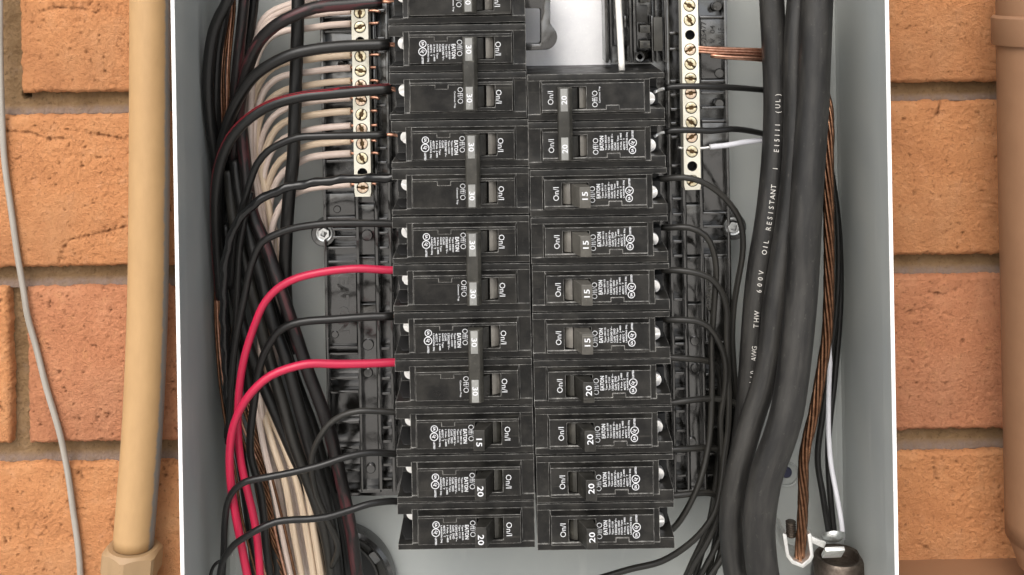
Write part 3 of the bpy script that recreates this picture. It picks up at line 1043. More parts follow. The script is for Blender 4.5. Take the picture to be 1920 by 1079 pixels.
RBB = [60, 90, 150, 176, 203, 229, 255, 309, 335, 371, 400, 425, 451, 478, 560, 632, 643, 670, 698, 727, 770, 806, 850, 890]
for y in RA: wallrib(1319, 1364, y, y + 5, YR + 2)
for y in RBB: wallrib(1261.5, 1280.5, y, y + 5, YR + 2.5)
# raised channel floors
for xa, xb in ((673.5, 702.5), (1287, 1312.5)):
    for ya, yb in ((-60, 380), (384, 478), (482, 566), (570, 916)):
        wallrib(xa, xb, ya, yb, YF - 4, YF - 0.5)
for xa, xb, ya, yb in ((614, 666, 512, 648), (614, 666, 363, 405), (1320, 1363, 231, 396), (1320, 1363, 482, 638), (1320, 1363, 36, 148)):
    wallrib(xa, xb, ya, yb, YF - 5, YF - 0.5)
# ejector pin bosses
BOSS = [(632, 393, 4), (640, 121, 4), (688, 442, 6), (690, 647, 6), (628, 628, 4), (1345, 12, 5.2), (1349, 138, 5.2), (1349, 195, 5.0), (1303, 640, 5), (1304, 691, 5), (1303, 300, 4), (1297, 830, 5), (690, 700, 5), (695, 880, 5)]
for x, y, r in BOSS:
    rr = r * 0.5 * MM * 1.1
    link('boss', lathe([(0, 0), (rr - 0.0004, 0), (rr, 0.0004), (rr, 0.004)], 24), 'base_plastic', base, P(x, y, YF - 5.6) - BB)

def raised_text(s, x, y, d, length, height, ang, material, parent, thick=0.35, bold=0.01):
    f = Flat()
    f.text(s, 0, 0, length, height, ang, 0, bold)
    bm = bmesh.new()
    vs = [bm.verts.new((a * MM, 0, b * MM)) for a, b, c in f.v]
    for q in f.f:
        try: bm.faces.new([vs[i] for i in q])
        except ValueError: pass
    r = bmesh.ops.extrude_face_region(bm, geom=list(bm.faces))
    for e in r['geom']:
        if isinstance(e, bmesh.types.BMVert): e.co.y -= thick * MM
    me = bm_mesh(bm)
    o = bpy.data.objects.new('raised_lettering', me)
    COL.objects.link(o)
    me.materials.append(M[material])
    o.parent = parent
    o.location = P(x, y, d) - parent.location
    return o
raised_text('EATON', 644, 572, YF - 5.02, 33, 6.6, -math.pi / 2, 'base_plastic', base, 0.5, 0.04)
UP = math.pi / 2
raised_text('C-25477', 1319.5, 66, YF - 5.02, 15.5, 2.9, UP, 'print_dark', base)
raised_text('V  04', 1336, 65, YF - 5.02, 10.4, 2.7, UP, 'print_dark', base)
raised_text('AV  1F', 1351.5, 69, YF - 5.02, 10.0, 2.6, UP, 'print_dark', base)
raised_text('C-25477', 1330, 553, YF - 5.02, 17.5, 2.9, UP, 'tie_bar', base, 0.5)

# mounting tabs and hex flange bolts
def hex_bolt(x, y, lb, rot):
    tabo = link('mounting_tab', lathe([(0.0036, -0.0035), (0.0066, -0.0038), (0.0072, -0.0030), (0.0078, 0.0006), (0.0078, 0.008)], 40), 'base_plastic', base, P(x, y, YF - 3) - BB)
    root = tag(empty('hex_bolt', P(x, y, YF - 6.4)), lb, 'bolt', 'hex flange bolts holding the base')
    link('flange', lathe([(0.0037, -0.0004), (0.0038, -0.0011), (0.0046, -0.0013), (0.0052, -0.0006), (0.0052, 0.0006), (0, 0.0006)], 36), 'zinc', root)
    bm = bmesh.new()
    ro, ri = 0.0036, 0.0019
    outer, inner = [], []
    for k in range(24):
        t = 2 * math.pi * k / 24
        tt = t % (math.pi / 3) - math.pi / 6
        f6 = math.cos(math.pi / 6) / math.cos(tt)
        outer.append((ro * math.cos(t) * f6, ro * math.sin(t) * f6))
        t4 = (t + math.pi / 4) % (math.pi / 2) - math.pi / 4
        inner.append((ri * math.cos(t) / math.cos(t4) * 0.8, ri * math.sin(t) / math.cos(t4) * 0.8))
    vo = [bm.verts.new((p * 0.94, -0.0030, q * 0.94)) for p, q in outer]
    vb = [bm.verts.new((p, -0.0002, q)) for p, q in outer]
    vi = [bm.verts.new((p, -0.0030, q)) for p, q in inner]
    vd = [bm.verts.new((p, -0.0014, q)) for p, q in inner]
    for k in range(24):
        k2 = (k + 1) % 24
        bm.faces.new((vo[k], vo[k2], vi[k2], vi[k])); bm.faces.new((vo[k], vb[k], vb[k2], vo[k2])).material_index = 1
        bm.faces.new((vi[k], vi[k2], vd[k2], vd[k])).material_index = 1
    bm.faces.new(vd)
    h = link('hex_head', bm_mesh(bm), 'zinc', root)
    h.data.materials.append(M['hole_shade'])  # socket walls and head sides coloured dark as shade
    h.rotation_euler = (0, rot, 0)
hex_bolt(608.5, 437, 'zinc hex bolt in a round black tab beside the left wires', 0.5)
hex_bolt(1374, 425, 'zinc hex bolt in a round black tab beside the thick cables', 0.2)

# ------------------------------------------------------------------ terminal bars
YN = 32.0
PN = 27.35 / F * (D0 + YN)                             # hole pitch in mm
def bar_mesh(n, width, pitch, depth, holes):
    bm = bmesh.new()
    R = 3.25
    hw = width / 2
    def circ(r, y, zc): return [bm.verts.new((r * math.cos(2 * math.pi * k / 24) * MM, y * MM, (zc + r * math.sin(2 * math.pi * k / 24)) * MM)) for k in range(24)]
    for i in range(n):
        R = 2.8 if i in holes else 3.4
        zc = -i * pitch
        top = zc + pitch / 2 + (1.0 if i == 0 else 0)
        bot = zc - pitch / 2 - (1.0 if i == n - 1 else 0)
        c0, c1 = circ(R, 0, zc), circ(R, depth * 0.8, zc)
        rim = []
        for k in range(24):
            t = 2 * math.pi * k / 24
            cx, cz = math.cos(t), math.sin(t)
            s = min(hw / abs(cx) if abs(cx) > 1e-6 else 1e9, (pitch / 2) / abs(cz) if abs(cz) > 1e-6 else 1e9)
            x, z = cx * s, zc + cz * s
            if abs(cz * s - pitch / 2) < 1e-6: z = top
            if abs(cz * s + pitch / 2) < 1e-6: z = bot
            rim.append(bm.verts.new((x * MM, 0, z * MM)))
        for k in range(24):
            k2 = (k + 1) % 24
            bm.faces.new((rim[k], rim[k2], c0[k2], c0[k]))
            bm.faces.new((c0[k], c0[k2], c1[k2], c1[k])).material_index = 1  # hole walls coloured dark for the shaded gap round the screw
        for sx in (1, -1):                             # square off the corners
            for z_, q in ((top, 1), (bot, -1)):
                v = bm.verts.new((sx * hw * MM, 0, z_ * MM))
                near = sorted(range(24), key=lambda k: (rim[k].co - v.co).length)[:2]
                try: bm.faces.new((v, rim[near[0]], rim[near[1]]))
                except ValueError: pass
    zt, zb = (pitch / 2 + 1.0) * MM, (-(n - 1) * pitch - pitch / 2 - 1.0) * MM
    x0, x1, yd = -hw * MM, hw * MM, depth * MM
    q = [bm.verts.new(p) for p in ((x0, 0, zt), (x1, 0, zt), (x1, 0, zb), (x0, 0, zb), (x0, yd, zt), (x1, yd, zt), (x1, yd, zb), (x0, yd, zb))]
    for f in ((0, 1, 5, 4), (1, 2, 6, 5), (2, 3, 7, 6), (3, 0, 4, 7), (4, 5, 6, 7)):
        bm.faces.new([q[i] for i in f])
    me = bpy.data.meshes.new('mesh')
    bmesh.ops.recalc_face_normals(bm, faces=bm.faces)
    bm.to_mesh(me); bm.free()
    return me
def slot_head():
    bm = bmesh.new()
    r = 2.98
    for s in (1, -1):
        pts = []
        for k in range(15):
            t = math.radians(11 + 158 * k / 14)
            pts.append((r * math.cos(t) * MM, s * r * math.sin(t) * MM))
        x1 = r * math.cos(math.radians(169)); y1 = r * math.sin(math.radians(11))
        pts += [(-1.15 * MM, s * y1 * MM), (-1.15 * MM, s * 1.15 * MM), (1.15 * MM, s * 1.15 * MM), (1.15 * MM, s * y1 * MM)]
        prism_bm(bm, pts, -0.35 * MM, 1.9 * MM, 'y')
    prism_bm(bm, [(r * math.cos(2 * math.pi * k / 24) * MM, r * math.sin(2 * math.pi * k / 24) * MM) for k in range(24)], 1.15 * MM, 3.4 * MM, 'y')
    me = bevel_mesh(bm, 0.0002, 2, 35)
    return me
HEAD = slot_head()
for p in HEAD.polygons:                                # recess and shank coloured dark for the shade in the slot
    if min(HEAD.vertices[i].co.y for i in p.vertices) > 0.0009: p.material_index = 1
HEAD2 = HEAD.copy()
HEAD.materials.append(M['brass']); HEAD.materials.append(M['brass_slot_shade'])
HEAD2.materials.append(M['brass_red']); HEAD2.materials.append(M['brass_slot_shade'])
def terminal_bar(n, holes, px, py, lb, start=0):
    o = P(px, py, YN)
    root = tag(empty('terminal_bar', o), lb, 'terminal bar', 'screw terminal bars')
    bo = link('bar', bar_mesh(n, 9.3, PN, 10.0, holes), 'bar_metal', root)
    bo.data.materials.append(M['hole_shade'])
    for i in range(n):
        if i in holes:
            link('empty_hole', lathe([(0, 0.0079), (0.0032, 0.0079)], 20), 'hole_shade', root, (0, 0, -i * PN * MM))
            continue
        rd = random.random() < 0.3
        s = link('terminal_screw', HEAD2 if rd else HEAD, 'brass_red' if rd else 'brass', root, (random.uniform(-.1, .1) * MM, random.uniform(0.0, 0.7) * MM, -i * PN * MM))
        s.rotation_euler = (0, random.uniform(0, math.pi), 0)
    for i in (1, n - 2):
        link('standoff', box_mesh(-0.003, 0.003, 0.0102, 0.020, -0.003, 0.003, 0.0003), 'base_plastic', root, (0, 0, -i * PN * MM))
terminal_bar(13, (2, 11), 674.3, 24, 'pale metal screw terminal bar on the left, white wires running into it')
terminal_bar(15, (4, 13), 1291.8, -43.5, 'pale metal screw terminal bar on the right, bare copper strands running into it')

# ------------------------------------------------------------------ top centre: white barrier, black loop, rod and bus support
wb = link('white_barrier', box_mesh(-0.026, 0.026, 0, 0.003, -0.045, 0.030, 0.0008), 'white_plastic', None, P(1060, 20, 54))
tag(wb, 'glossy white plastic barrier sheet between the columns at the top', 'barrier')
C_ = [(974, -40), (1032, -40), (1032, 44)]
for k in range(13):
    t = math.radians(-50 + 140 * k / 12)
    C_.append((1021 + 24 * math.cos(t), 70 + 24 * math.sin(t)))
C_ += [(974, 96), (974, 83), (1010, 83), (1013, 79), (1013, 19), (1010, 16), (974, 16)]
ref = P(1010, 50, 26)
bm = bmesh.new()
prism_bm(bm, [((P(x, y, 26) - ref).x, (P(x, y, 26) - ref).z) for x, y in C_], 0.0, 0.012, 'y')
lo = link('plastic_loop', bevel_mesh(bm, 0.0006, 2, 40), 'base_plastic', None, ref)
tag(lo, 'black plastic loop with a rounded corner over the white barrier', 'loop')
bs = tag(empty('bus_support', P(1200, 118, 45)), 'black plastic bus support with lugs and rails at the top right', 'bus support')
def sb(nm, x0, y0, x1, y1, d0, d1, mt='base_plastic', bv=0.0004): return pxbox(nm, x0, y0, x1, y1, d0, d1, mt, bs, bv)
sb('rail', 1134, -50, 1140, 118, 30, 52); sb('rail', 1143, -50, 1147, 118, 36, 52); sb('rail', 1180, -50, 1184, 118, 34, 52)
sb('rail', 1187, -50, 1192, 118, 38, 52); sb('rail', 1222, 30, 1225, 118, 36, 52); sb('rail', 1229, -50, 1232, 118, 40, 52)
sb('block', 1149, -50, 1179, 86, 47, 53); sb('block', 1193, 10, 1214, 42, 40, 52, 'handle_black'); sb('block', 1193, -50, 1221, 118, 48, 53)
sb('clip', 1152, 30, 1158, 52, 38, 47); sb('clip', 1170, 30, 1175, 52, 38, 47)
for ya, yb in ((-6, 5), (48, 62), (77, 91)):
    l_ = sb('lug', 1200, ya, 1219, yb, 36, 46, 'tie_bar')
    link('pin', lathe([(0, -0.0006), (0.0013, -0.0006), (0.0013, 0.001)], 20), 'handle_black', l_)
sb('cover_plate', 1226, 33, 1242, 96, 34, 46, 'tie_bar'); sb('rail', 1246, -50, 1249, 118, 40, 54)
tb = link('tube', lathe([(0.0016, 0.004), (0.0016, -0.0002), (0.0026, -0.0004), (0.0029, 0.0002), (0.0029, 0.014)], 28), 'base_plastic', bs, P(1200, 107, 34) - bs.location)
tb.rotation_euler = (0.0, 0, -0.35)
wire('white_rod', [(1156.5, -60, 16), (1159, 0, 16), (1163, 70, 16), (1166, 133, 12)], 3.5, 'rod_white', 'thin off-white rod standing above the right column of breakers', cat='rod')
# ------------------------------------------------------------------ wires
def wired(name, pts, dia, material, label, group, strip=None, strip_mat='copper', strands=1, sdia=2.0, cat='wire', wob=0.0, ripple=None, extra=None):
    """a wire with insulation and (optionally) its bare end as parts"""
    path = px_path(pts, 0.004)
    root = tag(empty(name, path[0]), label, cat, group)
    o0 = path[0].copy()
    me = tube_mesh(path, dia * 0.5 * MM, 14, ripple)
    me.transform(Matrix.Translation(-o0))
    link('insulation', me, material, root)
    if strip:
        sp = px_path(strip, 0.002)
        fr = frames(sp)
        for k in range(strands):
            a = 2 * math.pi * k / max(1, strands)
            r = 0.0 if strands == 1 else sdia * 0.5 * 1.15 * MM * (1 if strands < 5 else 1.5)
            pk = []
            for i, (p, (t, n, b)) in enumerate(zip(sp, fr)):
                ang = a + i * 0.35
                sq = 1.0 + (random.uniform(-.25, .25) if strands > 1 else 0)
                pk.append(p + (n * math.cos(ang) + b * math.sin(ang)) * r * sq - o0)
            link('conductor', tube_mesh(pk, sdia * 0.5 * MM, 8), strip_mat, root)
    return root, path

GF = 'black wires feeding the left breakers'
# thick stranded wires into the upper left breakers
ST = dict(strands=6, sdia=0.95)
wired('wire', [(716, 3, 20), (660, 8, 19), (590, 15, 18), (548, 31, 18), (517, 48, 20), (487, 77, 24), (467, 120, 30), (455, 165, 36), (443, 240, 44), (436, 330, 50)], 7.0, 'wire_maroon',
      'topmost thick dark maroon wire running to the breaker cut by the top edge', GF, strip=[(714, 3, 20), (728, 2, 20), (747, -2, 16)], **ST)
wired('wire', [(730, 84, 22), (690, 85, 21), (632, 88, 20), (590, 93, 20), (548, 102, 20), (507, 121, 22), (475, 145, 25), (453, 175, 28), (434, 213, 31), (420, 255, 36), (411, 310, 42), (409, 380, 46), (413, 470, 48)], 6.5, 'wire_black',
      'thick plain black wire running to the second breaker, just above the red-striped one', GF, strip=[(728, 84, 22), (738, 84, 21), (752, 88, 16)], **ST)
r, pth = wired('wire', [(733, 167, 22), (700, 169, 21), (653, 173, 20), (610, 177, 19), (569, 181, 19), (517, 194, 20), (486, 209, 21), (455, 233, 22), (434, 258, 24), (419, 288, 26), (409, 325, 29), (405, 367, 32), (405, 410, 36), (408, 480, 42), (414, 560, 46)], 6.2, 'wire_black',
      'thick black wire with a thin red stripe along its upper side', GF, strip=[(731, 167, 22), (740, 168, 21), (752, 172, 16)], **ST)
fr = frames(pth)
vs, fs = [], []
for i, (p, (t, n, b)) in enumerate(zip(pth, fr)):
    up = Vector((-0.75, -0.55, 0.55)) if i > 6 else Vector((0, -0.45, 0.9))
    d = (up - t * up.dot(t)).normalized()
    e = t.cross(d)
    for s in (-0.62, 0.62):
        vs.append(p + (d * math.cos(s * 0.42) + e * math.sin(s * 0.42)) * 3.16 * MM - r.location)
for i in range(len(pth) - 1):
    fs.append((2 * i, 2 * i + 1, 2 * i + 3, 2 * i + 2))
sm = mesh_from(vs, fs, True)
uv = sm.uv_layers.new(name='UVMap')
for li, lp in enumerate(sm.loops): uv.data[li].uv = (lp.vertex_index * 0.01, 0.3)
link('red_stripe', sm, 'red_stripe', r)

wired('wire', [(724, 253, 22), (690, 254, 21), (632, 255, 20), (590, 256, 20), (559, 258, 20), (528, 269, 21), (503, 283, 22), (482, 308, 23), (469, 342, 25), (459, 377, 27), (451, 400, 30), (440, 450, 36), (432, 540, 42)], 4.1, 'wire_black',
      'black wire with a bright bare copper end at the third left breaker', GF, strip=[(722, 253, 22), (735, 253, 22), (750, 256, 18)], strands=1, sdia=1.9)

def tape(s, a, i):
    return 0.94 + 0.30 * (0.5 + 0.5 * math.sin(a + s * 420)) ** 3 + 0.05 * noise.noise(Vector((s * 300, a, 0)))
wire('taped_wire', [(744, 333, 22), (700, 334.5, 21), (663, 335, 20), (611, 340, 19), (548, 350, 19), (517, 360, 19), (482, 379, 20), (461, 398, 21), (444, 419, 22), (435, 440, 23), (426, 473, 24), (421.5, 504, 25), (420, 546, 26), (420, 588, 27), (422, 640, 29), (425, 694, 32), (428, 760, 38)],
     4.7, 'tape_black', 'black wire wrapped in shiny twisted tape, crossing above the mounting bolt', GF, step=0.0015, sides=18, ripple=tape)
wired('wire', [(748, 421, 22), (732, 420, 21), (674, 419, 18), (611, 420, 16), (575, 424, 17), (548, 429, 18), (517, 440, 19), (492, 454, 20), (478, 479, 21), (467, 515, 22), (459, 556, 23), (450, 598, 24), (444, 631, 25), (438, 673, 27), (434, 725, 29), (431, 767, 32), (428, 830, 38)], 4.1, 'wire_black',
      'black wire passing just above the left mounting bolt', GF)
wired('wire', [(737, 593.5, 22), (700, 594, 21), (653, 597, 20), (611, 600, 20), (580, 602, 20), (548, 608, 20), (523, 621, 21), (507, 642, 22), (494, 667, 23), (484, 700, 25), (477, 750, 27), (472, 788, 28), (469, 825, 29), (470, 855, 30), (478, 885, 31), (489, 925, 32), (495, 977, 33), (499, 1025, 34), (509, 1090, 36)], 4.4, 'wire_black',
      'black wire between the two red wires, arching down the left side', GF, strip=[(735, 593, 22), (748, 594, 20)], strands=1, sdia=1.9)
wired('wire', [(748, 774, 22), (736, 773, 21), (700, 771, 19), (674, 771, 18), (642, 779, 18), (617, 796, 18), (600, 819, 18), (589, 842, 19), (584, 865, 20), (586, 894, 21), (593, 929, 22), (606, 958, 23), (620, 988, 24), (631, 1012, 26), (634, 1028, 28), (630, 1045, 33), (622, 1062, 42)], 3.3, 'wire_dusty',
      'thin black wire looping over the dark base to the left 15 amp breaker', GF)
wired('wire', [(748, 852, 22), (736, 851, 20), (694, 849, 15), (653, 856, 12), (601, 873, 9), (548, 886, 7), (496, 896, 5), (465, 902, 5), (448, 911, 6), (434, 926, 8), (425.5, 948, 11), (421, 988, 16), (420, 1025, 20), (416, 1095, 24)], 3.6, 'wire_black',
      'upper of the two black wires crossing over the red pair near the bottom', GF)
wired('wire', [(748, 941, 22), (736, 940, 20), (694, 945, 15), (653, 958, 12), (611, 970, 9), (575, 974, 8), (548, 975, 7), (517, 979, 6), (486, 992, 5), (462, 1006, 6), (440, 1021, 8), (428, 1036, 10), (417, 1054, 14), (410, 1095, 18)], 3.6, 'wire_black',
      'lower of the two black wires crossing over the red pair near the bottom', GF)
wire('wire', [(412, 1053, 30), (404, 1058, 30), (397, 1070, 30), (392, 1095, 30)], 1.9, 'wire_black', 'short thin black wire end curling against the left wall at the bottom', cat='wire')

# red wires
wired('red_wire', [(745, 507, 22), (732, 507, 21), (674, 504, 18), (640, 506, 17), (611, 509.5, 16), (559, 521, 15), (528, 536, 15), (507, 554, 15), (492, 575, 15), (482, 598, 15), (472, 625, 16), (461, 660, 16), (453, 697, 17), (448, 738, 18), (446, 780, 19), (447, 825, 20), (453, 873, 20), (465, 925, 20), (475, 967, 20), (482, 1008, 20), (489, 1095, 20)], 4.3, 'wire_red',
      'upper red wire, bending down and passing behind the lower one', 'red wires')
wired('red_wire', [(748, 680, 22), (738, 680, 21), (690, 682, 18), (632, 683, 15), (590, 682, 13), (569, 684, 12), (538, 692, 11), (507, 705, 10), (482, 725, 9), (461, 750, 9), (445, 779, 10), (435, 810, 11), (431, 845, 12), (431, 883, 13), (435, 925, 14), (440, 956, 15), (448, 998, 16), (457, 1045, 17), (467, 1095, 18)], 4.5, 'wire_red',
      'lower red wire, running in front of the other red one on the left', 'red wires')

# white wires into the left terminal bar
TB = [21.5, 45, 104, 127.5, 152, 184, 209, 236, 265, 288, 346]
BX = [0, 10, 22, 30, 45, 38, 60, 52, 70, 78, 86]
BD = [44, 55, 45, 57, 45, 58, 45, 58, 52, 58, 60]
NTH = ['topmost', 'second', 'third', 'fourth', 'fifth', 'sixth', 'seventh', 'eighth', 'ninth', 'tenth', 'lowest']
for i, y0 in enumerate(TB):
    xk = 466 + 4.1 * i + random.uniform(-2, 2)
    dz = random.uniform(-3, 4)
    b = 50 + dz
    j = random.uniform(-3, 3)
    pts = [(658, y0, 37), (620, y0 + 2.5, 39), (580, y0 + 8, 43), (xk + 54, y0 + 17 + j, 45), (xk + 27, y0 + 34 + j, 47), (xk + 9, y0 + 66, b - 2), (xk + 1, y0 + 115, b)]
    yl = y0 + 115
    for y, x, d in ((300, xk, b), (385, 478 + 4.4 * i, b), (450, 490 + 3.4 * i, b + 1), (560, 494 + 2.6 * i, b + 3), (660, 487 + 3.0 * i, b + 3), (760, 484 + 4.0 * i, b), (830, 494 + 0.8 * BX[i], BD[i]), (900, 510 + BX[i], BD[i] - 1), (1000, 529 + BX[i], BD[i]), (1100, 549 + BX[i] * 0.95, BD[i] + 3)):
        if y > yl + 45: pts.append((x + random.uniform(-1.5, 1.5), y, d))
    wired('white_wire', pts, random.uniform(3.7, 4.1), 'wire_tan' if i in (2, 4, 6, 8) else 'wire_white',
          f'{NTH[i]} of the off-white wires running into the left terminal bar', 'off-white wires of the left terminal bar',
          strip=[(655, y0, 37), (690, y0 - 0.5, 37), (703, y0 - 1, 37), (random.uniform(705, 714), y0 + random.uniform(-2, 2), 37)], strands=1, sdia=1.7)
for k, off in enumerate((0, 10)):
    wire('white_wire', [(640, -45 + off, 44), (590, -8 + off * 0.5, 46), (548, 7 + off * 0.7, 48), (517, 18 + off, 49), (496, 34 + off, 50), (483, 58 + off, 51), (473 - 2 * k, 110, 53), (465 + 2 * k, 200, 56), (470 + 3 * k, 330, 57), (480, 500, 58)], 3.9, 'wire_white',
         ('upper' if k == 0 else 'lower') + ' of two off-white wires curving down from the top edge', 'off-white wires from the top edge')

# heavy black vertical wire in front of the white ones
wire('wire', [(560, -50, 33), (558, 50, 33), (555.5, 125, 34), (553, 208, 34), (549.5, 300, 34), (542, 367, 35), (537.5, 430, 37), (535, 504, 41), (537, 570, 46), (548, 660, 52)], 7.4, 'wire_black',
     'heavy black vertical wire hanging in front of the off-white wires', cat='wire')

# diagonal bundle of heavy black wires
GD = 'heavy black wires of the diagonal bundle'
DG = [([(452, 235, 40), (459, 300, 40), (473, 400, 38), (496, 455, 36), (517, 515, 34), (538, 577, 33), (559, 642, 32), (580, 704, 31), (600, 756, 31), (615, 800, 31), (626, 842, 32), (638, 894, 33), (649, 946, 34), (659, 998, 36), (672, 1095, 42)], 7.2, 'wire_maroon', 'rightmost heavy wire of the diagonal bundle, black with faded red streaks'),
      ([(440, 300, 44), (450, 370, 42), (470, 450, 40), (490, 520, 38), (513, 610, 36), (534, 666, 35), (551, 728, 34), (568, 790, 34), (590, 868, 34), (610, 935, 36), (624, 1000, 40), (636, 1095, 46)], 7.0, 'wire_black', 'heavy plain black wire next to the red-streaked one in the diagonal bundle'),
      ([(428, 320, 46), (437, 400, 44), (455, 480, 42), (476, 560, 41), (496, 640, 40), (513, 700, 39), (531, 760, 38), (551, 830, 37), (571, 885, 37), (592, 940, 38), (609, 995, 40), (619, 1045, 43), (625, 1095, 46)], 6.8, 'wire_dusty', 'heavy dusty black wire in the middle of the diagonal bundle'),
      ([(422, 420, 50), (432, 500, 48), (447, 580, 46), (466, 650, 44), (488, 710, 43), (510, 760, 42), (536, 820, 43), (562, 880, 45), (586, 940, 48), (606, 1000, 52), (620, 1095, 56)], 6.4, 'wire_black', 'heavy black wire on the left of the diagonal bundle'),
      ([(447, 330, 52), (470, 430, 48), (500, 540, 46), (530, 640, 45), (560, 730, 44), (586, 800, 44), (606, 870, 45), (622, 930, 47), (640, 1000, 50), (652, 1095, 54)], 6.4, 'wire_black', 'heavy black wire at the back of the diagonal bundle')]
for pts, d, mt, lb in DG: wire('wire', pts, d, mt, lb, GD)

# vertical wires along the left wall
GV = 'black wires along the left wall'
wire('wire', [(436, -50, 26), (428, 0, 26), (413, 28, 27), (402, 55, 28), (394, 95, 29), (389.5, 150, 31), (392, 208, 34), (398, 255, 38), (405, 300, 43), (412, 400, 48), (415, 520, 52)], 6.6, 'wire_black', 'thick black wire bowing out closest to the left wall', GV)
wire('wire', [(432, -50, 40), (420, 30, 40), (408, 100, 40), (404, 180, 41), (406, 240, 44), (412, 310, 50), (418, 450, 56)], 6.0, 'wire_black', 'black wire tucked behind the outermost one at the left wall', GV)
wire('wire', [(462, -50, 34), (457, 10, 35), (450, 80, 37), (443, 150, 40), (437, 220, 46), (430, 330, 52)], 6.2, 'wire_maroon', 'dark maroon wire coming straight down from the top, beside the bare copper', GV)
wire('wire', [(478, -50, 46), (474, 20, 47), (462, 90, 49), (452, 160, 52), (447, 260, 55), (446, 400, 58)], 6.0, 'wire_black', 'black wire behind the maroon one at the top', GV)
wire('wire', [(470, 360, 30), (458, 415, 30), (450, 462, 31), (446.5, 525, 32), (443, 588, 34), (437, 650, 38), (430, 730, 44), (426, 820, 48)], 3.8, 'wire_black', 'black wire hanging straight between the taped wire and its right neighbour', GV)
wire('wire', [(405, 330, 56), (412, 450, 54), (420, 580, 52), (430, 690, 50), (443, 800, 48), (458, 900, 47), (472, 1000, 47), (482, 1095, 48)], 6.2, 'wire_black', 'black wire deep behind the red pair at the lower left', GV)
wire('wire', [(430, 440, 60), (446, 560, 58), (462, 680, 56), (474, 780, 53), (487, 880, 49), (502, 960, 46), (516, 1030, 44), (522, 1095, 44)], 6.6, 'wire_dusty', 'dusty black wire between the red pair and the off-white wires below', GV)

# bare copper on the left
GC = 'bare copper wires on the left'
LBC = ['leftmost', 'second', 'third', 'fourth', 'rightmost']
for k in range(5):
    dx = k * 4.6
    wire('bare_copper_wire', [(428 + dx * 0.5, -40, 46), (427 + dx * 0.6, 20, 46), (418 + dx * 0.9, 70, 46), (411 + dx, 140, 46), (411 + dx, 210, 47), (413 + dx * 0.5, 290, 50), (405 + dx * 0.6, 400, 48), (404 + dx * 0.5, 520, 47), (405 + dx * 0.9, 620, 46), (412 + dx * 1.7, 720, 45), (424 + dx * 2.4, 800, 44), (441 + dx * 3.4, 880, 42), (452 + dx * 4.0, 960, 41), (468 + dx * 4.0, 1030, 41), (484 + dx * 4.0, 1095, 42)],
         1.6, 'copper' if k % 2 else 'copper_old', f'{LBC[k]} of the thin bare copper wires behind the black ones', GC, wob=0.8)
# twisted dark copper beside the red pair, lower left
def stranded(name, pts, dia, n, sdia, twist, material, label, step=0.0025):
    path = px_path(pts, step)
    fr = frames(path)
    root = tag(empty(name, path[0]), label, 'copper cable')
    s = 0.0
    cum = [0.0]
    for i in range(1, len(path)): cum.append(cum[-1] + (path[i] - path[i - 1]).length)
    for k in range(n + 1):
        a0 = 2 * math.pi * k / n
        pk = []
        for p, (t, nn, b), sl in zip(path, fr, cum):
            a = a0 + sl * twist
            r = 0 if k == n else (dia - sdia) * 0.5 * MM
            pk.append(p + (nn * math.cos(a) + b * math.sin(a)) * r - path[0])
        link('strand', tube_mesh(pk, sdia * 0.5 * MM * (1.25 if k == n else 1), 9), material, root)
    return root
stranded('stranded_copper', [(466, 740, 50), (474, 800, 47), (484, 850, 44), (494, 900, 42), (504, 950, 41), (512, 1000, 42), (530, 1095, 44)], 4.6, 6, 1.55, -190, 'copper_old', 'dark stranded copper conductor between the black and off-white wires, lower left')
wire('white_wire', [(500, 940, 52), (506, 990, 50), (515, 1018, 48), (525, 1038, 49), (532, 1060, 52), (534, 1095, 56)], 4.2, 'wire_white', 'short curled off-white wire at the bottom of the left bundle', cat='wire')

# ---- right side
GR = 'black wires feeding the right breakers'
wired('wire', [(1247, 166, 20), (1262, 163, 19), (1300, 162, 18), (1340, 163, 20), (1380, 165, 28), (1430, 169, 42), (1450, 171, 46)], 3.4, 'wire_black', 'uppermost black wire of the right column, crossing its terminal bar', GR, strip=[(1249, 166, 20), (1238, 168, 18), (1228, 173, 14)], strip_mat='screw_silver', strands=1, sdia=1.7)
wired('wire', [(1247, 248, 20), (1262, 245, 19), (1300, 244.5, 19), (1335, 246, 20), (1370, 242.5, 24), (1400, 245, 32), (1435, 252, 44), (1455, 256, 48)], 3.4, 'wire_black', 'second black wire of the right column, just above the short white one', GR, strip=[(1249, 248, 20), (1238, 250, 18), (1228, 256, 14)], strip_mat='screw_silver', strands=1, sdia=1.7)
wired('white_wire', [(1331, 276, 37), (1360, 273, 38), (1395, 267, 40), (1430, 263, 44), (1455, 260, 48)], 3.0, 'wire_bluewhite', 'short white wire with a stripped end at the right terminal bar', 'white wires on the right',
      strip=[(1334, 276, 37), (1318, 278, 37), (1285, 279, 37), (1271, 277, 37)], strip_mat='aluminium', strands=1, sdia=1.5)
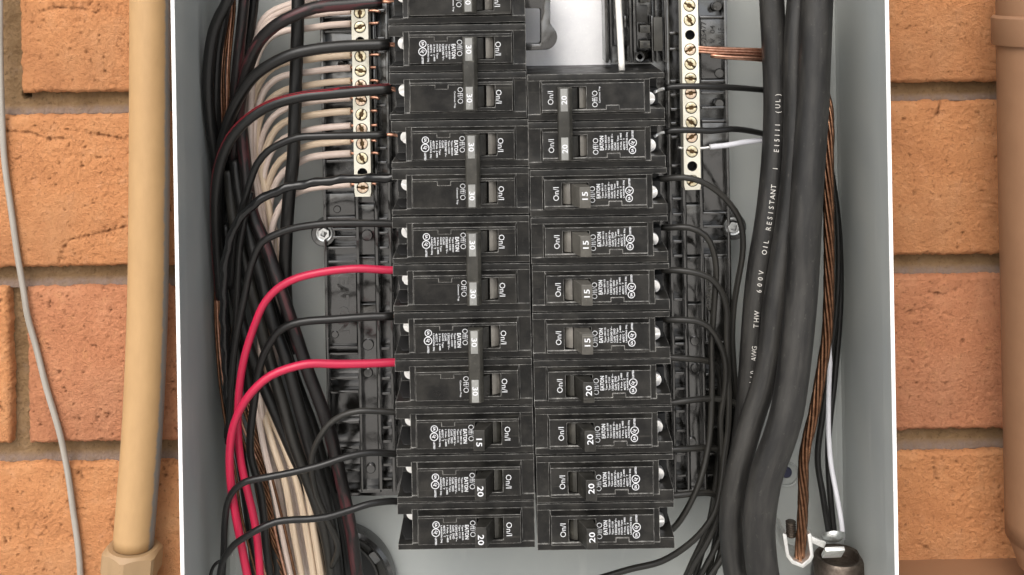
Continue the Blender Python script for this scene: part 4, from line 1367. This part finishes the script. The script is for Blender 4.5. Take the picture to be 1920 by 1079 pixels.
RW = [([(1232, 336, 24), (1250, 335, 22), (1282, 333, 20), (1313, 340, 20), (1344, 358, 22), (1369, 383, 24), (1386, 410, 27), (1393, 445, 30), (1392, 480, 32), (1385, 520, 34), (1377, 567, 36), (1373, 625, 38), (1376, 690, 40), (1381, 760, 42), (1372, 860, 44), (1362, 960, 44), (1350, 1040, 44), (1330, 1095, 44)], 'black wire swinging over the right mounting bolt'),
      ([(1240, 427, 24), (1259, 427, 22), (1292, 427, 20), (1323, 442, 20), (1337, 469, 21), (1343, 504, 23), (1341, 546, 25), (1337, 600, 27), (1334, 650, 28), (1335, 704, 29), (1334, 756, 28), (1331, 815, 26), (1323, 864, 24), (1311, 906, 22), (1292, 948, 22), (1270, 983, 24), (1252, 998, 32), (1225, 1006, 50)], 'black wire curving back in beneath the lowest right breaker'),
      ([(1240, 507, 24), (1259, 507, 22), (1292, 509.5, 20), (1330, 521, 20), (1352, 546, 22), (1362, 577, 24), (1363, 625, 26), (1364, 683, 28), (1367, 746, 30), (1365, 808, 31), (1358, 858, 30), (1351, 915, 28), (1341, 958, 27), (1320, 992, 28), (1290, 1022, 30), (1240, 1053, 34), (1180, 1068, 38), (1100, 1092, 44)], 'black wire sweeping left along the bottom under the right column'),
      ([(1242, 599, 24), (1261, 600, 22), (1302, 602, 21), (1328, 613, 22), (1348, 642, 24), (1359, 673, 26), (1361, 710, 28), (1357, 746, 30), (1351, 788, 31), (1352, 830, 32), (1354, 880, 33), (1350, 940, 33), (1340, 985, 33), (1322, 1025, 33), (1300, 1060, 34), (1285, 1095, 35)], 'black wire with a wavy drop beside the thick cables'),
      ([(1243, 671, 24), (1263, 671, 23), (1300, 674, 24), (1325, 677, 30), (1345, 690, 38), (1352, 760, 44), (1345, 880, 46), (1330, 980, 46), (1300, 1095, 46)], 'black wire from the topmost of the right 20 amp breakers'),
      ([(1243, 757, 24), (1265, 755, 23), (1300, 750, 24), (1330, 748, 28), (1365, 752, 32), (1388, 762, 36), (1400, 775, 42)], 'black wire running right beneath the hanging wires to the thick cable'),
      ([(1245, 844, 24), (1265, 843, 23), (1300, 841, 25), (1330, 840, 31), (1348, 846, 38), (1352, 900, 44), (1345, 990, 46), (1325, 1095, 46)], 'black wire from the third of the right 20 amp breakers'),
      ([(1248, 930, 24), (1269, 929, 23), (1309, 925, 25), (1330, 925, 28), (1341, 932, 32), (1340, 950, 34), (1331, 979, 36), (1319, 1010, 38), (1300, 1050, 40), (1280, 1095, 42)], 'black wire from the lowest right breaker, turning sharply down')]
for pts, lb in RW: wired('wire', pts, 3.4, 'wire_dusty', lb, GR)
wire('wire', [(1375, 900, 46), (1360, 980, 44), (1340, 1030, 42), (1305, 1095, 42)], 3.4, 'wire_dusty', 'black wire hidden low behind the thick cables, left one', cat='wire')
wire('wire', [(1378, 1010, 42), (1352, 1050, 40), (1320, 1095, 40)], 3.6, 'wire_dusty', 'black wire leaving the thick cables at the bottom edge', cat='wire')

# bare copper strands into the right terminal bar
stc = tag(empty('copper_strands', P(1310, 95, 37)), 'bare copper strands running from the right terminal bar to the thick cables', 'copper cable')
for k, (ya, yb, xs, d) in enumerate(((88, 93, 1300, 36.5), (92, 98, 1300, 35.5), (96.5, 103, 1300, 36), (90, 101, 1300, 38.5), (95, 107, 1300, 38), (104, 111, 1332, 36), (106.5, 115, 1333, 37.5))):
    pk = [q - stc.location for q in px_path([(xs, ya, d), (xs + 35, ya + (yb - ya) * 0.25 + 1, d), (xs + 80, ya + (yb - ya) * 0.7, d + 3), (1450, yb + 1, d + 9)], 0.003)]
    link('strand', tube_mesh(pk, 0.00082, 9), 'copper_old' if k in (3, 4) else 'copper', stc)

# thick service cables
GS = 'thick black service cables'
S1P = [(1445, -60, 36), (1447, 0, 35), (1452, 100, 34), (1455, 200, 33), (1451, 300, 31), (1441, 400, 29), (1425, 500, 28), (1418, 560, 28), (1413, 625, 29), (1408, 700, 30), (1401, 780, 31), (1389, 865, 33), (1377, 925, 36), (1373, 985, 39), (1378, 1050, 42), (1383, 1100, 44)]
s1, s1p = wired('service_cable', S1P, 14.0, 'cable_service', 'thick black cable printed with white lettering', GS, cat='cable')
S2 = [([(1502, -60, 30), (1498, 0, 29), (1493, 60, 27), (1491, 130, 25), (1492, 200, 23), (1489, 300, 20), (1479, 400, 18), (1464, 500, 16), (1455, 560, 15), (1447, 630, 14), (1434, 710, 13), (1412, 780, 13), (1397, 830, 13), (1384, 880, 14), (1375, 930, 15), (1371, 985, 16), (1375, 1045, 17), (1383, 1100, 18)], 13.2, 'thick black unprinted cable between the printed one and the widest one'),
      ([(1534, -60, 14), (1532, 0, 13), (1528, 100, 11), (1524, 200, 9), (1515, 330, 6), (1510, 420, 4), (1503, 546, 2), (1494, 640, 0), (1485, 715, -1), (1475, 775, -2), (1459, 830, -2), (1440, 880, -1), (1430, 925, 0), (1423, 985, 1), (1426, 1042, 2), (1434, 1100, 3)], 17.3, 'widest thick black cable, in front of the bare copper ground wire')]
for pts, d, lb in S2: wired('service_cable', pts, d, 'cable_service', lb, GS, cat='cable')
# lettering wrapped on the printed cable
fr = frames(s1p)
cum = [0.0]
for i in range(1, len(s1p)): cum.append(cum[-1] + (s1p[i] - s1p[i - 1]).length)
def s_at(py):
    best, bi = 1e9, 0
    for i, p in enumerate(s1p):
        d = D0 + p.y / MM
        x, z = p.x / MM, p.z / MM
        v = x * SA + z * CA
        e = abs(-(v / d * F) + YP - py)
        if e < best: best, bi = e, i
    return cum[bi]
def at_s(s):
    for i in range(1, len(cum)):
        if cum[i] >= s:
            f = (s - cum[i - 1]) / (cum[i] - cum[i - 1])
            return s1p[i - 1].lerp(s1p[i], f), fr[i]
    return s1p[-1], fr[-1]
vs, fs = [], []
R1 = 7.22
for word, yb_, yt_ in (('(UL)', 213, 174), ('E15111', 284, 231), ('I', 317, 311), ('RESISTANT', 428, 336), ('OIL', 474, 443), ('600V', 549, 497), ('THW', 609, 573), ('AWG', 673, 634), ('1/0', 709, 680)):
    sb_, st_ = s_at(yb_), s_at(yt_)
    n = len(word)
    for i, ch in enumerate(word):
        tv, tf = text_data(ch, 0.004)
        x0, x1 = min(q.x for q in tv), max(q.x for q in tv)
        k = 2.75 / 0.70
        cell = (sb_ - st_) / n / MM
        n0 = len(vs)
        for q in tv:
            along = sb_ - ((i + 0.5) * cell + (q.x - (x0 + x1) / 2) * k * 0.92) * MM
            across = (q.y - 0.35) * k
            p, (t, nn, b) = at_s(along)
            front = Vector((0, -1, 0)); front = (front - t * front.dot(t)).normalized()
            left = Vector((-1, 0, 0)); left = (left - t * left.dot(t) - front * left.dot(front)).normalized()
            a = (across + 0.7) / R1
            vs.append(p + (front * math.cos(a) + left * math.sin(a)) * R1 * MM - s1.location)
        fs += [tuple(j + n0 for j in f) for f in tf]
link('printed_lettering', mesh_from(vs, fs), 'print_faded', s1)

# bare copper ground conductor on the right
stranded('ground_conductor', [(1520, 110, 34), (1536, 150, 32), (1550, 190, 29), (1554, 240, 24), (1553, 304, 20), (1554, 425, 18), (1554.5, 504, 18), (1553, 588, 18), (1550, 635, 18), (1543, 680, 18), (1535, 727, 17), (1525, 780, 16), (1513, 828, 16), (1507, 866, 17), (1506, 937, 22), (1503, 1000, 26), (1500, 1035, 27), (1499, 1054, 28)], 6.2, 6, 2.35, -78, 'copper_old', 'thick twisted bare copper ground wire hanging down into the lug')
wire('wire', [(1525, 200, 60), (1552, 290, 61), (1567, 380, 62), (1572, 460, 60), (1570, 560, 58), (1556, 680, 56), (1542, 780, 54), (1533, 860, 52), (1543, 930, 50), (1555, 1004, 50)], 3.6, 'wire_black', 'left of two dark wires behind the copper ground wire', 'dark wires behind the ground wire')
wire('wire', [(1530, 230, 66), (1558, 330, 66), (1572, 420, 66), (1576, 560, 64), (1566, 700, 60), (1553, 830, 56), (1556, 920, 53), (1564, 1004, 52)], 3.6, 'wire_black', 'right of two dark wires behind the copper ground wire', 'dark wires behind the ground wire')
wire('white_wire', [(1562, 560, 60), (1557, 660, 56), (1553.5, 750, 53), (1554, 820, 51), (1558, 870, 50), (1569, 930, 49), (1577, 975, 49), (1581, 1010, 50)], 2.9, 'wire_bluewhite', 'thin bluish white wire beside the ground wire, lower right', cat='wire')

# ------------------------------------------------------------------ fittings at the bottom
bu_c = P(632, 1088, 76)
cb = tag(empty('conduit_bushing', bu_c), 'black round plastic conduit bushing under the left bundle', 'bushing')
k = (D0 + 66) / F * MM
link('rim', lathe([(112 * k, 0.0015), (115 * k, -0.004), (113 * k, -0.009), (107 * k, -0.0105), (101 * k, -0.009), (99 * k, -0.004)], 72), 'base_plastic', cb)
link('throat', lathe([(100 * k, -0.0045), (84 * k, -0.0035), (82 * k, -0.0055), (79 * k, -0.0055), (76 * k, -0.001), (74 * k, 0.0012)], 72), 'handle_black', cb)
link('opening', lathe([(100 * k, 0.0012), (0, 0.0012)], 48), 'hole_shade', cb)
for a in (-0.15, 0.62, 1.35):
    t_ = link('tooth', box_mesh(-0.0024, 0.0024, -0.0075, -0.003, -0.0035, 0.0035, 0.0006), 'base_plastic', cb, (93 * k * math.cos(a), 0, 93 * k * math.sin(a)))
    t_.rotation_euler = (0, -a, 0)

gb = tag(empty('ground_bushing', P(1574, 1091, 46)), 'dull metal grounding bushing with a clamp strap at the bottom right', 'bushing')
g0 = gb.location
def at_g(px, py, d): return P(px, py, d) - g0
link('ring', lathe([(0, 0.010), (0.0105, 0.010), (0.0112, 0.0148), (0.0130, 0.0152), (0.0142, 0.0138), (0.0146, 0.0), (0.0146, -0.03)], 56, 'z'), 'steel_dull', gb)
link('insulator', lathe([(0.0150, -0.03), (0.0154, 0.0065), (0.0168, 0.0075), (0.0178, 0.0040), (0.0182, -0.03)], 56, 'z'), 'handle_black', gb, (0.003, 0.004, 0.0))
st = link('strap', box_mesh(-0.0055, 0.0055, -0.0012, 0.0012, -0.0052, 0.0052, 0.0006), 'aluminium', gb, at_g(1562, 1036, 26)); st.rotation_euler = (0.75, 0, 0.05)
dm = link('screw_head', lathe([(0, -0.0028), (0.003, -0.0026), (0.0056, -0.0012), (0.0064, 0.0006), (0.0064, 0.0014), (0, 0.0014)], 32), 'zinc', gb, at_g(1563, 1006, 34)); dm.rotation_euler = (0.9, 0, 0)
ar = link('arm', box_mesh(-0.005, 0.005, -0.001, 0.001, -0.0017, 0.0017, 0.0004), 'aluminium', gb, at_g(1531, 1015, 28)); ar.rotation_euler = (0, 0.45, 0)

lug = tag(empty('ground_lug', P(1497, 1062, 32)), 'bright aluminium lug gripping the end of the copper ground wire', 'lug')
outer = [(1467, 1001), (1470, 1001), (1475, 1003), (1480, 1040), (1488, 1051), (1504, 1058), (1516, 1048), (1519, 1040), (1514, 1003), (1520, 1000), (1522, 1004), (1526, 1044), (1521, 1054), (1506, 1066), (1485, 1058), (1474, 1044)]
bm = bmesh.new()
prism_bm(bm, [((P(x, y, 22) - lug.location).x, (P(x, y, 22) - lug.location).z) for x, y in outer], -0.010, 0.010, 'y')
link('body', bevel_mesh(bm, 0.0004, 2, 35), 'aluminium', lug)
prof = [(0, 0.004)]
for i in range(7): prof += [(0.0024, 0.0038 - i * 0.0013), (0.0029, 0.0035 - i * 0.0013), (0.0024, 0.0030 - i * 0.0013)]
prof.append((0, -0.006))
link('set_screw', lathe(prof, 24, 'z'), 'steel_dull', lug, P(1483, 990, 30) - lug.location)
